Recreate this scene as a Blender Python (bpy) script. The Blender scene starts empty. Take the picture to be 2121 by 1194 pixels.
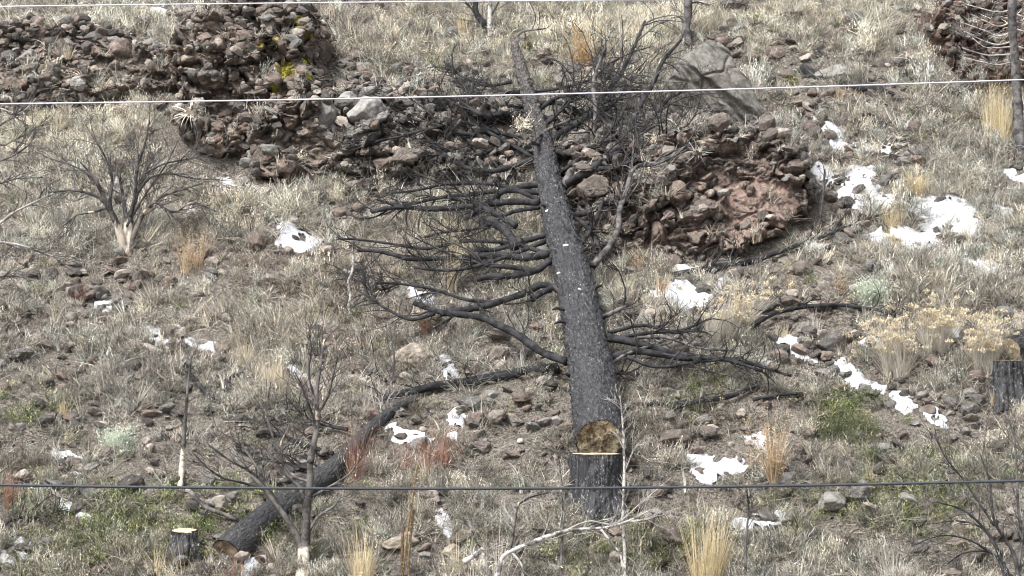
import bpy, math, numpy as np
from mathutils import Vector
from mathutils.bvhtree import BVHTree
R = math.radians
sc = bpy.context.scene
C = sc.collection
# ------------------------------------------------------------------ camera
FPX = 6547.0                       # focal length in photo pixels
PITCH = R(2.8)
CAMP = np.array((0.0, -30.0, 0.0))
cam = bpy.data.cameras.new('camera')
cam.sensor_width = 36; cam.lens = 36 * FPX / 2121; cam.clip_start = 0.5; cam.clip_end = 600
co = bpy.data.objects.new('camera', cam); C.objects.link(co)
co.location = CAMP; co.rotation_euler = (R(90) + PITCH, 0, 0)
sc.camera = co
# ------------------------------------------------------------------ world, sun, exposure
SUN_EL, SUN_AZ = R(52), R(215)     # azimuth measured clockwise from +Y
w = bpy.data.worlds.new('World'); sc.world = w; w.use_nodes = True
nt = w.node_tree; nt.nodes.clear()
sky = nt.nodes.new('ShaderNodeTexSky'); sky.sky_type = 'NISHITA'; sky.sun_disc = False
sky.sun_elevation = SUN_EL; sky.sun_rotation = SUN_AZ; sky.air_density = 0.7; sky.dust_density = 3.5; sky.ozone_density = 0.6
hs = nt.nodes.new('ShaderNodeHueSaturation'); hs.inputs['Saturation'].default_value = 0.35
bgn = nt.nodes.new('ShaderNodeBackground'); bgn.inputs[1].default_value = 0.15
wo = nt.nodes.new('ShaderNodeOutputWorld')
nt.links.new(sky.outputs[0], hs.inputs['Color']); nt.links.new(hs.outputs[0], bgn.inputs[0]); nt.links.new(bgn.outputs[0], wo.inputs[0])
sl = bpy.data.lights.new('sun', 'SUN'); sl.energy = 2.1; sl.angle = R(16); sl.color = (1, 0.99, 0.97)
so = bpy.data.objects.new('sun', sl); C.objects.link(so)
sd = Vector((math.sin(SUN_AZ) * math.cos(SUN_EL), math.cos(SUN_AZ) * math.cos(SUN_EL), math.sin(SUN_EL)))
so.rotation_euler = sd.to_track_quat('Z', 'Y').to_euler(); so.location = (-20, -30, 40)
sc.view_settings.view_transform = 'Standard'; sc.view_settings.look = 'None'
sc.view_settings.exposure = 1.16; sc.view_settings.gamma = 1
sc.cycles.filter_width = 1.1; sc.cycles.max_bounces = 5; sc.cycles.diffuse_bounces = 3; sc.cycles.transmission_bounces = 3

# ------------------------------------------------------------------ maths helpers
rng = np.random.default_rng(7)
def hsh(ix, iy, iz, s=0):
    n = (ix.astype(np.int64) * 374761393 + iy.astype(np.int64) * 668265263 + iz.astype(np.int64) * 2147483647 + s * 974711) & 0xffffffff
    n = ((n ^ (n >> 13)) * 1274126177) & 0xffffffff
    n = ((n ^ (n >> 15)) * 2246822519) & 0xffffffff
    return ((n ^ (n >> 16)) & 0xffffff) / float(0xffffff)
def vn(p, s=0):
    f = np.floor(p); i = f.astype(np.int64); t = p - f; t = t * t * (3 - 2 * t)
    r = 0
    for dx in (0, 1):
        for dy in (0, 1):
            for dz in (0, 1):
                wgt = (t[:, 0] if dx else 1 - t[:, 0]) * (t[:, 1] if dy else 1 - t[:, 1]) * (t[:, 2] if dz else 1 - t[:, 2])
                r = r + wgt * hsh(i[:, 0] + dx, i[:, 1] + dy, i[:, 2] + dz, s)
    return r * 2 - 1
def fbm(p, o=4, s=0):
    a, r = 1.0, 0; tot = 0
    for k in range(o):
        r = r + a * vn(p * 2 ** k + 17.3 * k, s + k); tot += a; a *= 0.5
    return r / tot
def worley(p, s=0):
    f = np.floor(p); i = f.astype(np.int64)
    best = np.full(len(p), 9.0); idv = np.zeros(len(p)); sec = np.full(len(p), 9.0)
    for dx in (-1, 0, 1):
        for dy in (-1, 0, 1):
            for dz in (-1, 0, 1):
                a, b, c = i[:, 0] + dx, i[:, 1] + dy, i[:, 2] + dz
                q = np.stack([a + hsh(a, b, c, s), b + hsh(a, b, c, s + 1), c + hsh(a, b, c, s + 2)], 1)
                d = np.sqrt(((p - q) ** 2).sum(1)); h = hsh(a, b, c, s + 3)
                m = d < best
                sec = np.where(m, best, np.minimum(sec, d)); best = np.where(m, d, best); idv = np.where(m, h, idv)
    return best, sec, idv
def smooth(a, b, x):
    t = np.clip((x - a) / (b - a), 0, 1); return t * t * (3 - 2 * t)

CP, SP = math.cos(PITCH), math.sin(PITCH)
def ray(px, py):
    u = (px - 1060.5) / FPX; v = (597 - py) / FPX
    d = np.array((u, CP - v * SP, SP + v * CP)); return d / np.linalg.norm(d)
def at_y(px, py, Y):                     # the point on the pixel's ray at world depth Y
    d = ray(px, py); return CAMP + d * ((Y - CAMP[1]) / d[1])
def on_plane(px, py, y0, z0, m):         # meets plane z = z0 + m (y - y0)
    d = ray(px, py); t = (z0 + m * (CAMP[1] - y0) - CAMP[2]) / (d[2] - m * d[1]); return CAMP + d * t
def to_px(P):                            # world points -> photo pixels, for reading the ground-cover zones
    q = P - CAMP; dep = q[:, 1] * CP + q[:, 2] * SP; up = -q[:, 1] * SP + q[:, 2] * CP
    return 1060.5 + q[:, 0] / dep * FPX, 597 - up / dep * FPX
def pxm(P): return float((P[1] + 30)) / FPX   # metres per photo pixel there

# ------------------------------------------------------------------ object helpers
def tag(o, label=None, cat=None, group=None, kind=None):
    if label: o['label'] = label
    if cat: o['category'] = cat
    if group: o['group'] = group
    if kind: o['kind'] = kind
    return o
def mesh(name, V, F, mat, attrs=None, sm=True):
    """F: int array (n,4) / (n,3) or a list of such arrays"""
    me = bpy.data.meshes.new(name)
    if not isinstance(F, (list, tuple)): F = [F]
    F = [np.asarray(f, dtype=np.int32) for f in F if len(f)]
    V = np.asarray(V, dtype=np.float32)
    me.vertices.add(len(V)); me.vertices.foreach_set('co', V.ravel())
    nl = sum(f.size for f in F); npoly = sum(len(f) for f in F)
    me.loops.add(nl); me.polygons.add(npoly)
    me.loops.foreach_set('vertex_index', np.concatenate([f.ravel() for f in F]))
    st = []; k = 0
    for f in F:
        st.append(k + np.arange(len(f)) * f.shape[1]); k += f.size
    me.polygons.foreach_set('loop_start', np.concatenate(st).astype(np.int32))
    if sm: me.polygons.foreach_set('use_smooth', np.ones(npoly, dtype=bool))
    for nme, arr in (attrs or {}).items():
        arr = np.asarray(arr, dtype=np.float32)
        if arr.ndim == 1:
            a = me.attributes.new(nme, 'FLOAT', 'POINT'); a.data.foreach_set('value', arr)
        else:
            a = me.attributes.new(nme, 'FLOAT_VECTOR', 'POINT'); a.data.foreach_set('vector', arr[:, :3].ravel())
    me.update(calc_edges=True)
    if mat: me.materials.append(mat)
    return me
def obj(name, me, parent=None, loc=(0, 0, 0)):
    o = bpy.data.objects.new(name, me); C.objects.link(o); o.location = loc
    if parent: o.parent = parent
    return o
def empty(name, loc):
    o = bpy.data.objects.new(name, None); C.objects.link(o); o.location = loc; o.empty_display_size = 0.1; return o

def tubes(P, Rad, m=5, cap=False):
    """P (n,k,3), Rad (n,k) -> verts, faces, tc ; tubes with m sides"""
    P = np.asarray(P, float); Rad = np.asarray(Rad, float); n, k, _ = P.shape
    T = np.gradient(P, axis=1); T /= np.linalg.norm(T, axis=2, keepdims=True) + 1e-9
    ref = np.where(np.abs(T[:, :1, 2:3]) > 0.8, np.array((1., 0, 0)), np.array((0, 0, 1.)))
    ref = np.broadcast_to(ref, T.shape)
    A = np.cross(T, ref); A /= np.linalg.norm(A, axis=2, keepdims=True) + 1e-9
    B = np.cross(T, A)
    th = np.arange(m) * 2 * math.pi / m
    V = P[:, :, None] + Rad[:, :, None, None] * (np.cos(th)[None, None, :, None] * A[:, :, None] + np.sin(th)[None, None, :, None] * B[:, :, None])
    idx = np.arange(n * k * m).reshape(n, k, m)
    a = idx[:, :-1]; b = idx[:, 1:]
    F = np.stack([a, np.roll(a, -1, 2), np.roll(b, -1, 2), b], -1).reshape(-1, 4)
    s = np.concatenate([np.zeros((n, 1)), np.cumsum(np.linalg.norm(np.diff(P, axis=1), axis=2), 1)], 1)
    tc = np.stack([np.cos(th)[None, None, :] * Rad[:, :, None], np.sin(th)[None, None, :] * Rad[:, :, None], np.broadcast_to(s[:, :, None], (n, k, m))], -1)
    Fs = [F]
    if cap and m > 4:
        Fs.append(np.stack([idx[:, 0, ::-1], idx[:, -1]], 1).reshape(-1, m))
    elif cap:
        Fs = [np.concatenate([F, idx[:, 0, ::-1], idx[:, -1]])] if m == 4 else Fs
    return V.reshape(-1, 3), Fs, tc.reshape(-1, 3)
def resample(pts, rad, k):
    pts = np.asarray(pts, float); rad = np.asarray(rad, float)
    # Catmull-Rom through the points
    n = len(pts); X = np.concatenate([[2 * pts[0] - pts[1]], pts, [2 * pts[-1] - pts[-2]]])
    t = np.linspace(0, n - 1 - 1e-6, k); i = t.astype(int); f = (t - i)[:, None]
    p0, p1, p2, p3 = X[i], X[i + 1], X[i + 2], X[i + 3]
    q = 0.5 * ((2 * p1) + (-p0 + p2) * f + (2 * p0 - 5 * p1 + 4 * p2 - p3) * f ** 2 + (-p0 + 3 * p1 - 3 * p2 + p3) * f ** 3)
    return q, np.interp(t, np.arange(n), rad)
def blades(base, az, lean, bend, L, wd, seg=3, twist=None):
    n = len(az); base = np.asarray(base, float)
    P = [base]
    for k in range(seg):
        a = lean + bend * (k + 0.5) / seg
        d = np.stack([np.sin(a) * np.cos(az), np.sin(a) * np.sin(az), np.cos(a)], 1)
        P.append(P[-1] + d * (L / seg)[:, None])
    tw = az + math.pi / 2 + (twist if twist is not None else 0)
    S = np.stack([np.cos(tw), np.sin(tw), np.zeros(n)], 1)
    V = []
    for k, p in enumerate(P):
        ww = (wd * (1 - 0.85 * k / seg))[:, None] * 0.5
        V += [p - S * ww, p + S * ww]
    V = np.stack(V, 1); m = 2 * (seg + 1)
    off = (np.arange(n) * m)[:, None]
    F = np.concatenate([off + np.array([2 * k, 2 * k + 1, 2 * k + 3, 2 * k + 2]) for k in range(seg)])
    val = np.repeat(rng.random(n), m)
    return V.reshape(-1, 3), F, val, np.stack(P, 1)
def merge(parts):
    Vs, Fs, As, k = [], [], [], 0
    for p in parts:
        V, F, A = p[0], p[1], p[2]
        Vs.append(V); Fs.append(np.asarray(F) + k); As.append(A); k += len(V)
    return np.concatenate(Vs), np.concatenate(Fs), np.concatenate(As)

# ------------------------------------------------------------------ materials
class N:
    def __init__(s, name):
        s.m = bpy.data.materials.new(name); s.m.use_nodes = True; s.t = s.m.node_tree; s.t.nodes.clear()
        s.out = s.t.nodes.new('ShaderNodeOutputMaterial')
        s.b = s.t.nodes.new('ShaderNodeBsdfPrincipled'); s.l(s.b.outputs[0], s.out.inputs[0])
        s.b.inputs['Specular IOR Level'].default_value = 0.25; s.b.inputs['Roughness'].default_value = 0.9
    def l(s, a, b): s.t.links.new(a, b)
    def n(s, ty, **kw):
        x = s.t.nodes.new(ty)
        for k, v in kw.items():
            if k in x.inputs: x.inputs[k].default_value = v
            else: setattr(x, k, v)
        return x
    def attr(s, name, ty='GEOMETRY'): 
        a = s.n('ShaderNodeAttribute'); a.attribute_name = name; a.attribute_type = ty; return a
    def noise(s, vec, sc_, det=4, rough=0.6):
        x = s.n('ShaderNodeTexNoise', Scale=sc_, Detail=det, Roughness=rough); s.l(vec, x.inputs['Vector']); return x.outputs['Fac']
    def ramp(s, fac, *stops, interp='LINEAR'):
        x = s.n('ShaderNodeValToRGB'); e = x.color_ramp; e.interpolation = interp
        while len(e.elements) < len(stops): e.elements.new(0.5)
        for el, (p, c) in zip(e.elements, stops):
            el.position = p; el.color = (c, c, c, 1) if not hasattr(c, '__len__') else (*c, 1)
        s.l(fac, x.inputs[0]); return x.outputs[0]
    def mix(s, fac, a, b, mode='MIX'):
        x = s.n('ShaderNodeMix', data_type='RGBA', blend_type=mode)
        for v, i in ((fac, 0), (a, 6), (b, 7)):
            if hasattr(v, 'is_linked') or hasattr(v, 'links'): s.l(v, x.inputs[i])
            elif i == 0: x.inputs[0].default_value = v
            else: x.inputs[i].default_value = (*v, 1) if len(v) == 3 else v
        return x.outputs[2]
    def bump(s, h, dist=0.01, strength=0.8):
        x = s.n('ShaderNodeBump', Distance=dist, Strength=strength); s.l(h, x.inputs['Height']); s.l(x.outputs[0], s.b.inputs['Normal'])
    def scale(s, vec, v):
        x = s.n('ShaderNodeVectorMath', operation='MULTIPLY'); s.l(vec, x.inputs[0]); x.inputs[1].default_value = v; return x.outputs[0]
    def base(s, c):
        if hasattr(c, 'links'): s.l(c, s.b.inputs['Base Color'])
        else: s.b.inputs['Base Color'].default_value = (*c, 1)
        return s.m
def coord(m, which='Object'):
    t = m.n('ShaderNodeTexCoord'); return t.outputs[which]
def geo(m): return m.n('ShaderNodeNewGeometry').outputs['Position']

def mat_soil():
    m = N('soil'); p = geo(m)
    c = m.ramp(m.noise(p, 2.2, 6, 0.65), (0.3, (0.03, 0.027, 0.024)), (0.5, (0.08, 0.072, 0.064)), (0.7, (0.18, 0.162, 0.142)))
    c = m.mix(m.ramp(m.noise(p, 34, 4), (0.42, 0), (0.62, 1)), c, (0.25, 0.22, 0.18))
    c = m.mix(m.ramp(m.noise(p, 75, 2), (0.52, 0), (0.62, 1)), c, (0.03, 0.024, 0.02))
    m.bump(m.noise(p, 60, 6, 0.7), 0.02, 1); return m.base(c)
def mat_rock(name='rock', sc_=1.0):
    m = N(name); p = geo(m)
    oc = m.n('ShaderNodeObjectInfo')
    col = m.mix(1, oc.outputs['Color'], m.ramp(m.noise(p, 9 * sc_, 8, 0.7), (0.3, 0.5), (0.5, 1.0), (0.68, 1.6)), 'MULTIPLY')
    col = m.mix(m.ramp(m.noise(p, 26, 5, 0.7), (0.55, 0), (0.66, 0.65)), col, (0.34, 0.33, 0.29))
    col = m.mix(m.ramp(m.noise(p, 3.1, 4, 0.6), (0.5, 0), (0.7, 0.45)), col, (0.12, 0.098, 0.083))
    m.bump(m.noise(p, 45, 7, 0.75), 0.015, 0.9); return m.base(col)
def mat_rock_inst():
    m = N('stone'); p = geo(m)
    a = m.attr('col', 'INSTANCER').outputs['Color']
    col = m.mix(1, a, m.ramp(m.noise(p, 25, 5, 0.7), (0.3, 0.5), (0.7, 1.5)), 'MULTIPLY')
    m.bump(m.noise(p, 60, 5, 0.75), 0.008, 0.8); return m.base(col)
def mat_outcrop():
    m = N('conglomerate'); p = geo(m)
    a = m.attr('ccol').outputs['Vector']
    c = m.mix(1, a, m.ramp(m.noise(p, 22, 8, 0.75), (0.32, 0.4), (0.5, 1.1), (0.66, 2.1)), 'MULTIPLY')
    c = m.mix(m.ramp(m.noise(p, 70, 3, 0.7), (0.58, 0), (0.68, 0.6)), c, (0.36, 0.33, 0.28))
    li = m.attr('lich').outputs['Fac']
    k = m.n('ShaderNodeMath', operation='MULTIPLY'); m.l(li, k.inputs[0]); m.l(m.ramp(m.noise(p, 38, 5, 0.8), (0.40, 0), (0.50, 0.95)), k.inputs[1])
    c = m.mix(k.outputs[0], c, (0.50, 0.46, 0.06))
    m.bump(m.noise(p, 50, 8, 0.8), 0.03, 1); return m.base(c)
def mat_blade():
    m = N('dry_blades')
    a = m.attr('col', 'INSTANCER').outputs['Color']; v = m.attr('bv').outputs['Fac']
    c = m.mix(1, a, m.ramp(v, (0, 0.22), (0.45, 0.8), (1, 1.6)), 'MULTIPLY')
    m.b.inputs['Specular IOR Level'].default_value = 0.1
    tr = m.n('ShaderNodeBsdfTranslucent'); m.l(c, tr.inputs[0]); mx = m.n('ShaderNodeMixShader'); mx.inputs[0].default_value = 0.25
    m.l(m.b.outputs[0], mx.inputs[1]); m.l(tr.outputs[0], mx.inputs[2]); m.l(mx.outputs[0], m.out.inputs[0])
    return m.base(c)
def mat_plant(name, lo, hi, transl=0.2):
    m = N(name); v = m.attr('bv').outputs['Fac']
    c = m.ramp(v, (0, lo), (1, hi)); m.b.inputs['Specular IOR Level'].default_value = 0.1
    if transl:
        tr = m.n('ShaderNodeBsdfTranslucent'); m.l(c, tr.inputs[0]); mx = m.n('ShaderNodeMixShader'); mx.inputs[0].default_value = transl
        m.l(m.b.outputs[0], mx.inputs[1]); m.l(tr.outputs[0], mx.inputs[2]); m.l(mx.outputs[0], m.out.inputs[0])
    return m.base(c)
def mat_char(name, flecks, fleckcol, base=(0.009, 0.009, 0.010), hi=(0.062, 0.063, 0.069), elong=0.35, size=1.0, top=None):
    m = N(name); a = m.attr('tc').outputs['Vector']; q = m.scale(a, (1, 1, elong))
    vo = m.n('ShaderNodeTexVoronoi', feature='DISTANCE_TO_EDGE', Scale=26 * size); m.l(q, vo.inputs['Vector'])
    nz = m.noise(q, 38 * size, 7, 0.75)
    c = m.mix(m.ramp(nz, (0.42, 0), (0.66, 1)), base, hi)
    f = m.ramp(m.noise(m.scale(a, (1, 1, 0.6)), 75 * size, 3, 0.6), (flecks, 0), (flecks + 0.05, 1))
    g = m.ramp(m.noise(m.scale(a, (1, 1, .5)), 7, 4, 0.65), (0.38, 0.1), (0.55, 1))
    k = m.n('ShaderNodeMath', operation='MULTIPLY'); m.l(f, k.inputs[0]); m.l(g, k.inputs[1])
    kk = k.outputs[0]
    if top:                                   # upper stem keeps more unburnt bark
        s = m.n('ShaderNodeSeparateXYZ'); m.l(a, s.inputs[0])
        f2 = m.ramp(m.noise(m.scale(a, (1, 1, .5)), 42, 5, 0.7), (0.5, 0), (0.56, 1))
        mr = m.n('ShaderNodeMapRange'); m.l(s.outputs[2], mr.inputs[0]); mr.inputs[1].default_value = top[0]; mr.inputs[2].default_value = top[1]
        k2 = m.n('ShaderNodeMath', operation='MULTIPLY'); m.l(f2, k2.inputs[0]); m.l(mr.outputs[0], k2.inputs[1])
        c = m.mix(k2.outputs[0], c, (0.30, 0.225, 0.16))
    c = m.mix(kk, c, fleckcol)
    h = m.n('ShaderNodeMath', operation='ADD'); m.l(m.ramp(vo.outputs['Distance'], (0, 0.4), (0.2, 0.8)), h.inputs[0]); m.l(nz, h.inputs[1])
    m.bump(h.outputs[0], 0.014 / size, 1); m.b.inputs['Roughness'].default_value = 0.62; m.b.inputs['Specular IOR Level'].default_value = 0.5
    return m.base(c)
def mat_twig(name, lo, hi, f0=0.4, f1=0.6, scale=9, patch=None, foot=None):
    m = N(name); p = coord(m)
    c = m.ramp(m.noise(p, scale, 4, 0.7), (f0, lo), (f1, hi))
    if patch: c = m.mix(m.ramp(m.noise(p, 5.5, 2, 0.5), (0.62, 0), (0.66, 1)), c, patch)
    if foot:                                  # the bark has dropped off the lowest part of the stem
        s = m.n('ShaderNodeSeparateXYZ'); m.l(p, s.inputs[0]); ad = m.n('ShaderNodeMath', operation='MULTIPLY_ADD'); m.l(m.noise(m.scale(p, (1, 1, .3)), 16, 4), ad.inputs[0]); ad.inputs[1].default_value = 0.35; m.l(s.outputs[2], ad.inputs[2])
        k = m.ramp(ad.outputs[0], (foot + .14, 1), (foot + .18, 0)); c = m.mix(k, c, m.ramp(m.noise(p, 12, 5, .7), (0.3, (0.25, 0.2, 0.15)), (0.5, (0.56, 0.5, 0.42))))
    m.bump(m.noise(p, 120, 4), 0.004, 0.7); return m.base(c)
def mat_wood(name, dark):
    m = N(name); p = coord(m)
    w1 = m.n('ShaderNodeTexWave', wave_type='RINGS', rings_direction='Z', Scale=26, Distortion=2.5, Detail=4); m.l(p, w1.inputs['Vector'])
    c = m.ramp(w1.outputs['Fac'], (0.2, (0.42, 0.35, 0.23)), (0.8, (0.58, 0.5, 0.36)))
    if dark: 
        c = m.mix(m.ramp(m.noise(m.scale(p, (1, 0.5, 0.5)), 9, 7, 0.75), (0.40, 0), (0.56, 1)), c, (0.10, 0.07, 0.045))
        c = m.mix(m.ramp(m.noise(m.scale(p, (1, 1, 1)), 40, 4, 0.7), (0.5, 0), (0.62, 0.8)), c, (0.03, 0.02, 0.012))
    else: c = m.mix(m.ramp(m.noise(p, 14, 6, 0.7), (0.52, 0), (0.7, 0.6)), c, (0.3, 0.24, 0.16))
    m.bump(m.noise(p, 50, 5), 0.01, 0.8); return m.base(c)
def mat_snow():
    m = N('snow'); p = geo(m); m.b.inputs['Roughness'].default_value = 0.6
    c = m.mix(m.ramp(m.noise(p, 38, 4, 0.7), (0.57, 0), (0.66, 0.7)), (0.51, 0.525, 0.555), (0.3, 0.25, 0.2))
    m.bump(m.noise(p, 22, 5, 0.7), 0.02, 0.7); return m.base(c)
def mat_plain(name, c, rough=0.6, metal=0.0):
    m = N(name); p = coord(m); m.b.inputs['Roughness'].default_value = rough; m.b.inputs['Metallic'].default_value = metal
    cc = m.mix(m.ramp(m.noise(p, 30, 3), (0.4, 0), (0.6, 1)), tuple(x * 0.8 for x in c), c); return m.base(cc)
M = dict(soil=mat_soil(), rock=mat_rock(), stone=mat_rock_inst(), outcrop=mat_outcrop(), blade=mat_blade(), snow=mat_snow(),
    char=mat_char('charred_bark', 0.625, (0.33, 0.31, 0.30), top=(5.5, 14)), charstump=mat_char('charred_stump_bark', 0.60, (0.3, 0.28, 0.27), elong=0.12),
    charlog=mat_char('charred_log_bark', 0.63, (0.3, 0.27, 0.25), (0.012, 0.012, 0.013), (0.055, 0.054, 0.056)),
    branch=mat_twig('charred_branch', (0.010, 0.010, 0.011), (0.042, 0.041, 0.044)), branchg=mat_twig('greying_branch', (0.03, 0.028, 0.028), (0.15, 0.14, 0.135)),
    twig=mat_twig('burnt_twig', (0.014, 0.013, 0.013), (0.07, 0.066, 0.066)), twigp=mat_twig('pale_bare_twig', (0.2, 0.185, 0.17), (0.44, 0.42, 0.39)),
    shrub=mat_twig('patchy_burnt_stem', (0.03, 0.027, 0.026), (0.17, 0.15, 0.14), patch=(0.5, 0.4, 0.3)),
    footed=mat_twig('burnt_stem_with_bare_foot', (0.03, 0.027, 0.026), (0.13, 0.12, 0.11), foot=0.36),
    pale=mat_twig('bleached_wood', (0.34, 0.28, 0.21), (0.60, 0.55, 0.47), 0.35, 0.55, 14), palegrey=mat_twig('peeling_pale_bark', (0.12, 0.11, 0.105), (0.46, 0.445, 0.42), 0.44, 0.52),
    cutdark=mat_wood('weathered_cut_wood', True), cutpale=mat_wood('fresh_cut_wood', False), cutlog=mat_twig('dull_cut_wood', (0.06, 0.045, 0.032), (0.2, 0.15, 0.1)),
    straw=mat_plant('straw', (0.42, 0.34, 0.2), (0.80, 0.69, 0.46)), pales=mat_plant('pale_grass', (0.42, 0.36, 0.26), (0.78, 0.70, 0.54)),
    red=mat_plant('red_stems', (0.15, 0.075, 0.055), (0.38, 0.21, 0.155), 0), orange=mat_plant('orange_weed', (0.36, 0.23, 0.10), (0.62, 0.42, 0.2)),
    tanw=mat_plant('tan_weed', (0.38, 0.28, 0.18), (0.68, 0.54, 0.38)), rusty=mat_plant('rusty_weed', (0.17, 0.10, 0.075), (0.34, 0.22, 0.17)),
    flower=mat_plant('dried_flower', (0.52, 0.45, 0.32), (0.80, 0.71, 0.53)), stemg=mat_plant('grey_stem', (0.40, 0.37, 0.32), (0.74, 0.70, 0.62)),
    sage=mat_plant('sage_leaf', (0.44, 0.49, 0.39), (0.74, 0.78, 0.67)), green=mat_plant('green_leaf', (0.085, 0.098, 0.055), (0.25, 0.265, 0.155)),
    white=mat_plant('bleached_stems', (0.42, 0.39, 0.34), (0.78, 0.73, 0.66)), mull=mat_plant('seed_stalk', (0.2, 0.15, 0.09), (0.46, 0.36, 0.24), 0),
    wire=mat_plain('bright_wire', (0.62, 0.6, 0.66), 0.4, 0.2), cable=mat_plain('dark_cable', (0.05, 0.055, 0.065), 0.45))

# ------------------------------------------------------------------ terrain
def zslope(y):
    z = -0.63 + 0.625 * y
    k = 0.35; fl = -2.2
    z = fl + np.logaddexp(0, (z - fl) / k) * k
    return np.where(y > 16, z - 0.0 * y, z)
def zg(x, y):
    p = np.stack([x, y, np.zeros_like(x)], 1)
    near = smooth(-5, -2.5, y) * 0.9 + 0.1
    return zslope(y) + near * (0.17 * fbm(p / 1.7, 3, 5) + 0.11 * fbm(p / 0.42 + 9, 3, 11) + 0.05 * fbm(p / 0.14, 2, 21))
def axis_pts(lo, hi, a, b, step, far):
    fine = np.arange(a, b, step); L = [a]; s = step
    while L[-1] > lo: s *= 1.35; L.append(L[-1] - s)
    Rr = [fine[-1]]; s = step
    while Rr[-1] < hi: s *= 1.35; Rr.append(Rr[-1] + s)
    return np.concatenate([np.array(L[1:])[::-1], fine, np.array(Rr[1:])])
gx = axis_pts(-90, 90, -8, 8, 0.045, 0); gy = axis_pts(-60, 70, -3.5, 12.5, 0.045, 0)
GX, GY = np.meshgrid(gx, gy); gxf, gyf = GX.ravel(), GY.ravel()
GV = np.stack([gxf, gyf, zg(gxf, gyf)], 1)
gi = np.arange(len(gxf)).reshape(GX.shape)
GF = np.stack([gi[:-1, :-1], gi[:-1, 1:], gi[1:, 1:], gi[1:, :-1]], -1).reshape(-1, 4)
g = obj('ground', mesh('ground', GV, GF, M['soil'])); tag(g, 'dark brown stony soil of the steep hillside', 'ground', kind='structure')
bv_ground = BVHTree.FromPolygons([tuple(v) for v in GV.tolist()], GF.tolist())
bvs = [bv_ground]
def cast(px, py, only_ground=False):
    d = ray(px, py); best = None
    for b in (bvs[:1] if only_ground else bvs):
        h = b.ray_cast(Vector(CAMP), Vector(d))
        if h[0] is not None and (best is None or h[3] < best[1]): best = (np.array(h[0]), h[3])
    return best[0] if best else at_y(px, py, 12)
def drop(x, y):                            # height of the surface under (x, y)
    z = -99
    for b in bvs:
        h = b.ray_cast(Vector((x, y, 40)), Vector((0, 0, -1)))
        if h[0] is not None: z = max(z, h[0][2])
    return z

def polysd(P, Q):
    """signed distance (inside positive) of points P (n,2) to polygon Q (m,2)"""
    best = np.full(len(P), 1e9); ins = np.zeros(len(P), bool); m = len(Q)
    for i in range(m):
        a, b = Q[i], Q[(i + 1) % m]; e = b - a; q = P - a
        t = np.clip((q @ e) / (e @ e + 1e-12), 0, 1)
        best = np.minimum(best, np.hypot(*(q - t[:, None] * e).T))
        c = ((a[1] > P[:, 1]) != (b[1] > P[:, 1]))
        with np.errstate(divide='ignore', invalid='ignore'):
            xx = a[0] + (P[:, 1] - a[1]) / (b[1] - a[1] + 1e-12) * e[0]
        ins ^= c & (P[:, 0] < xx)
    return np.where(ins, best, -best)

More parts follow.
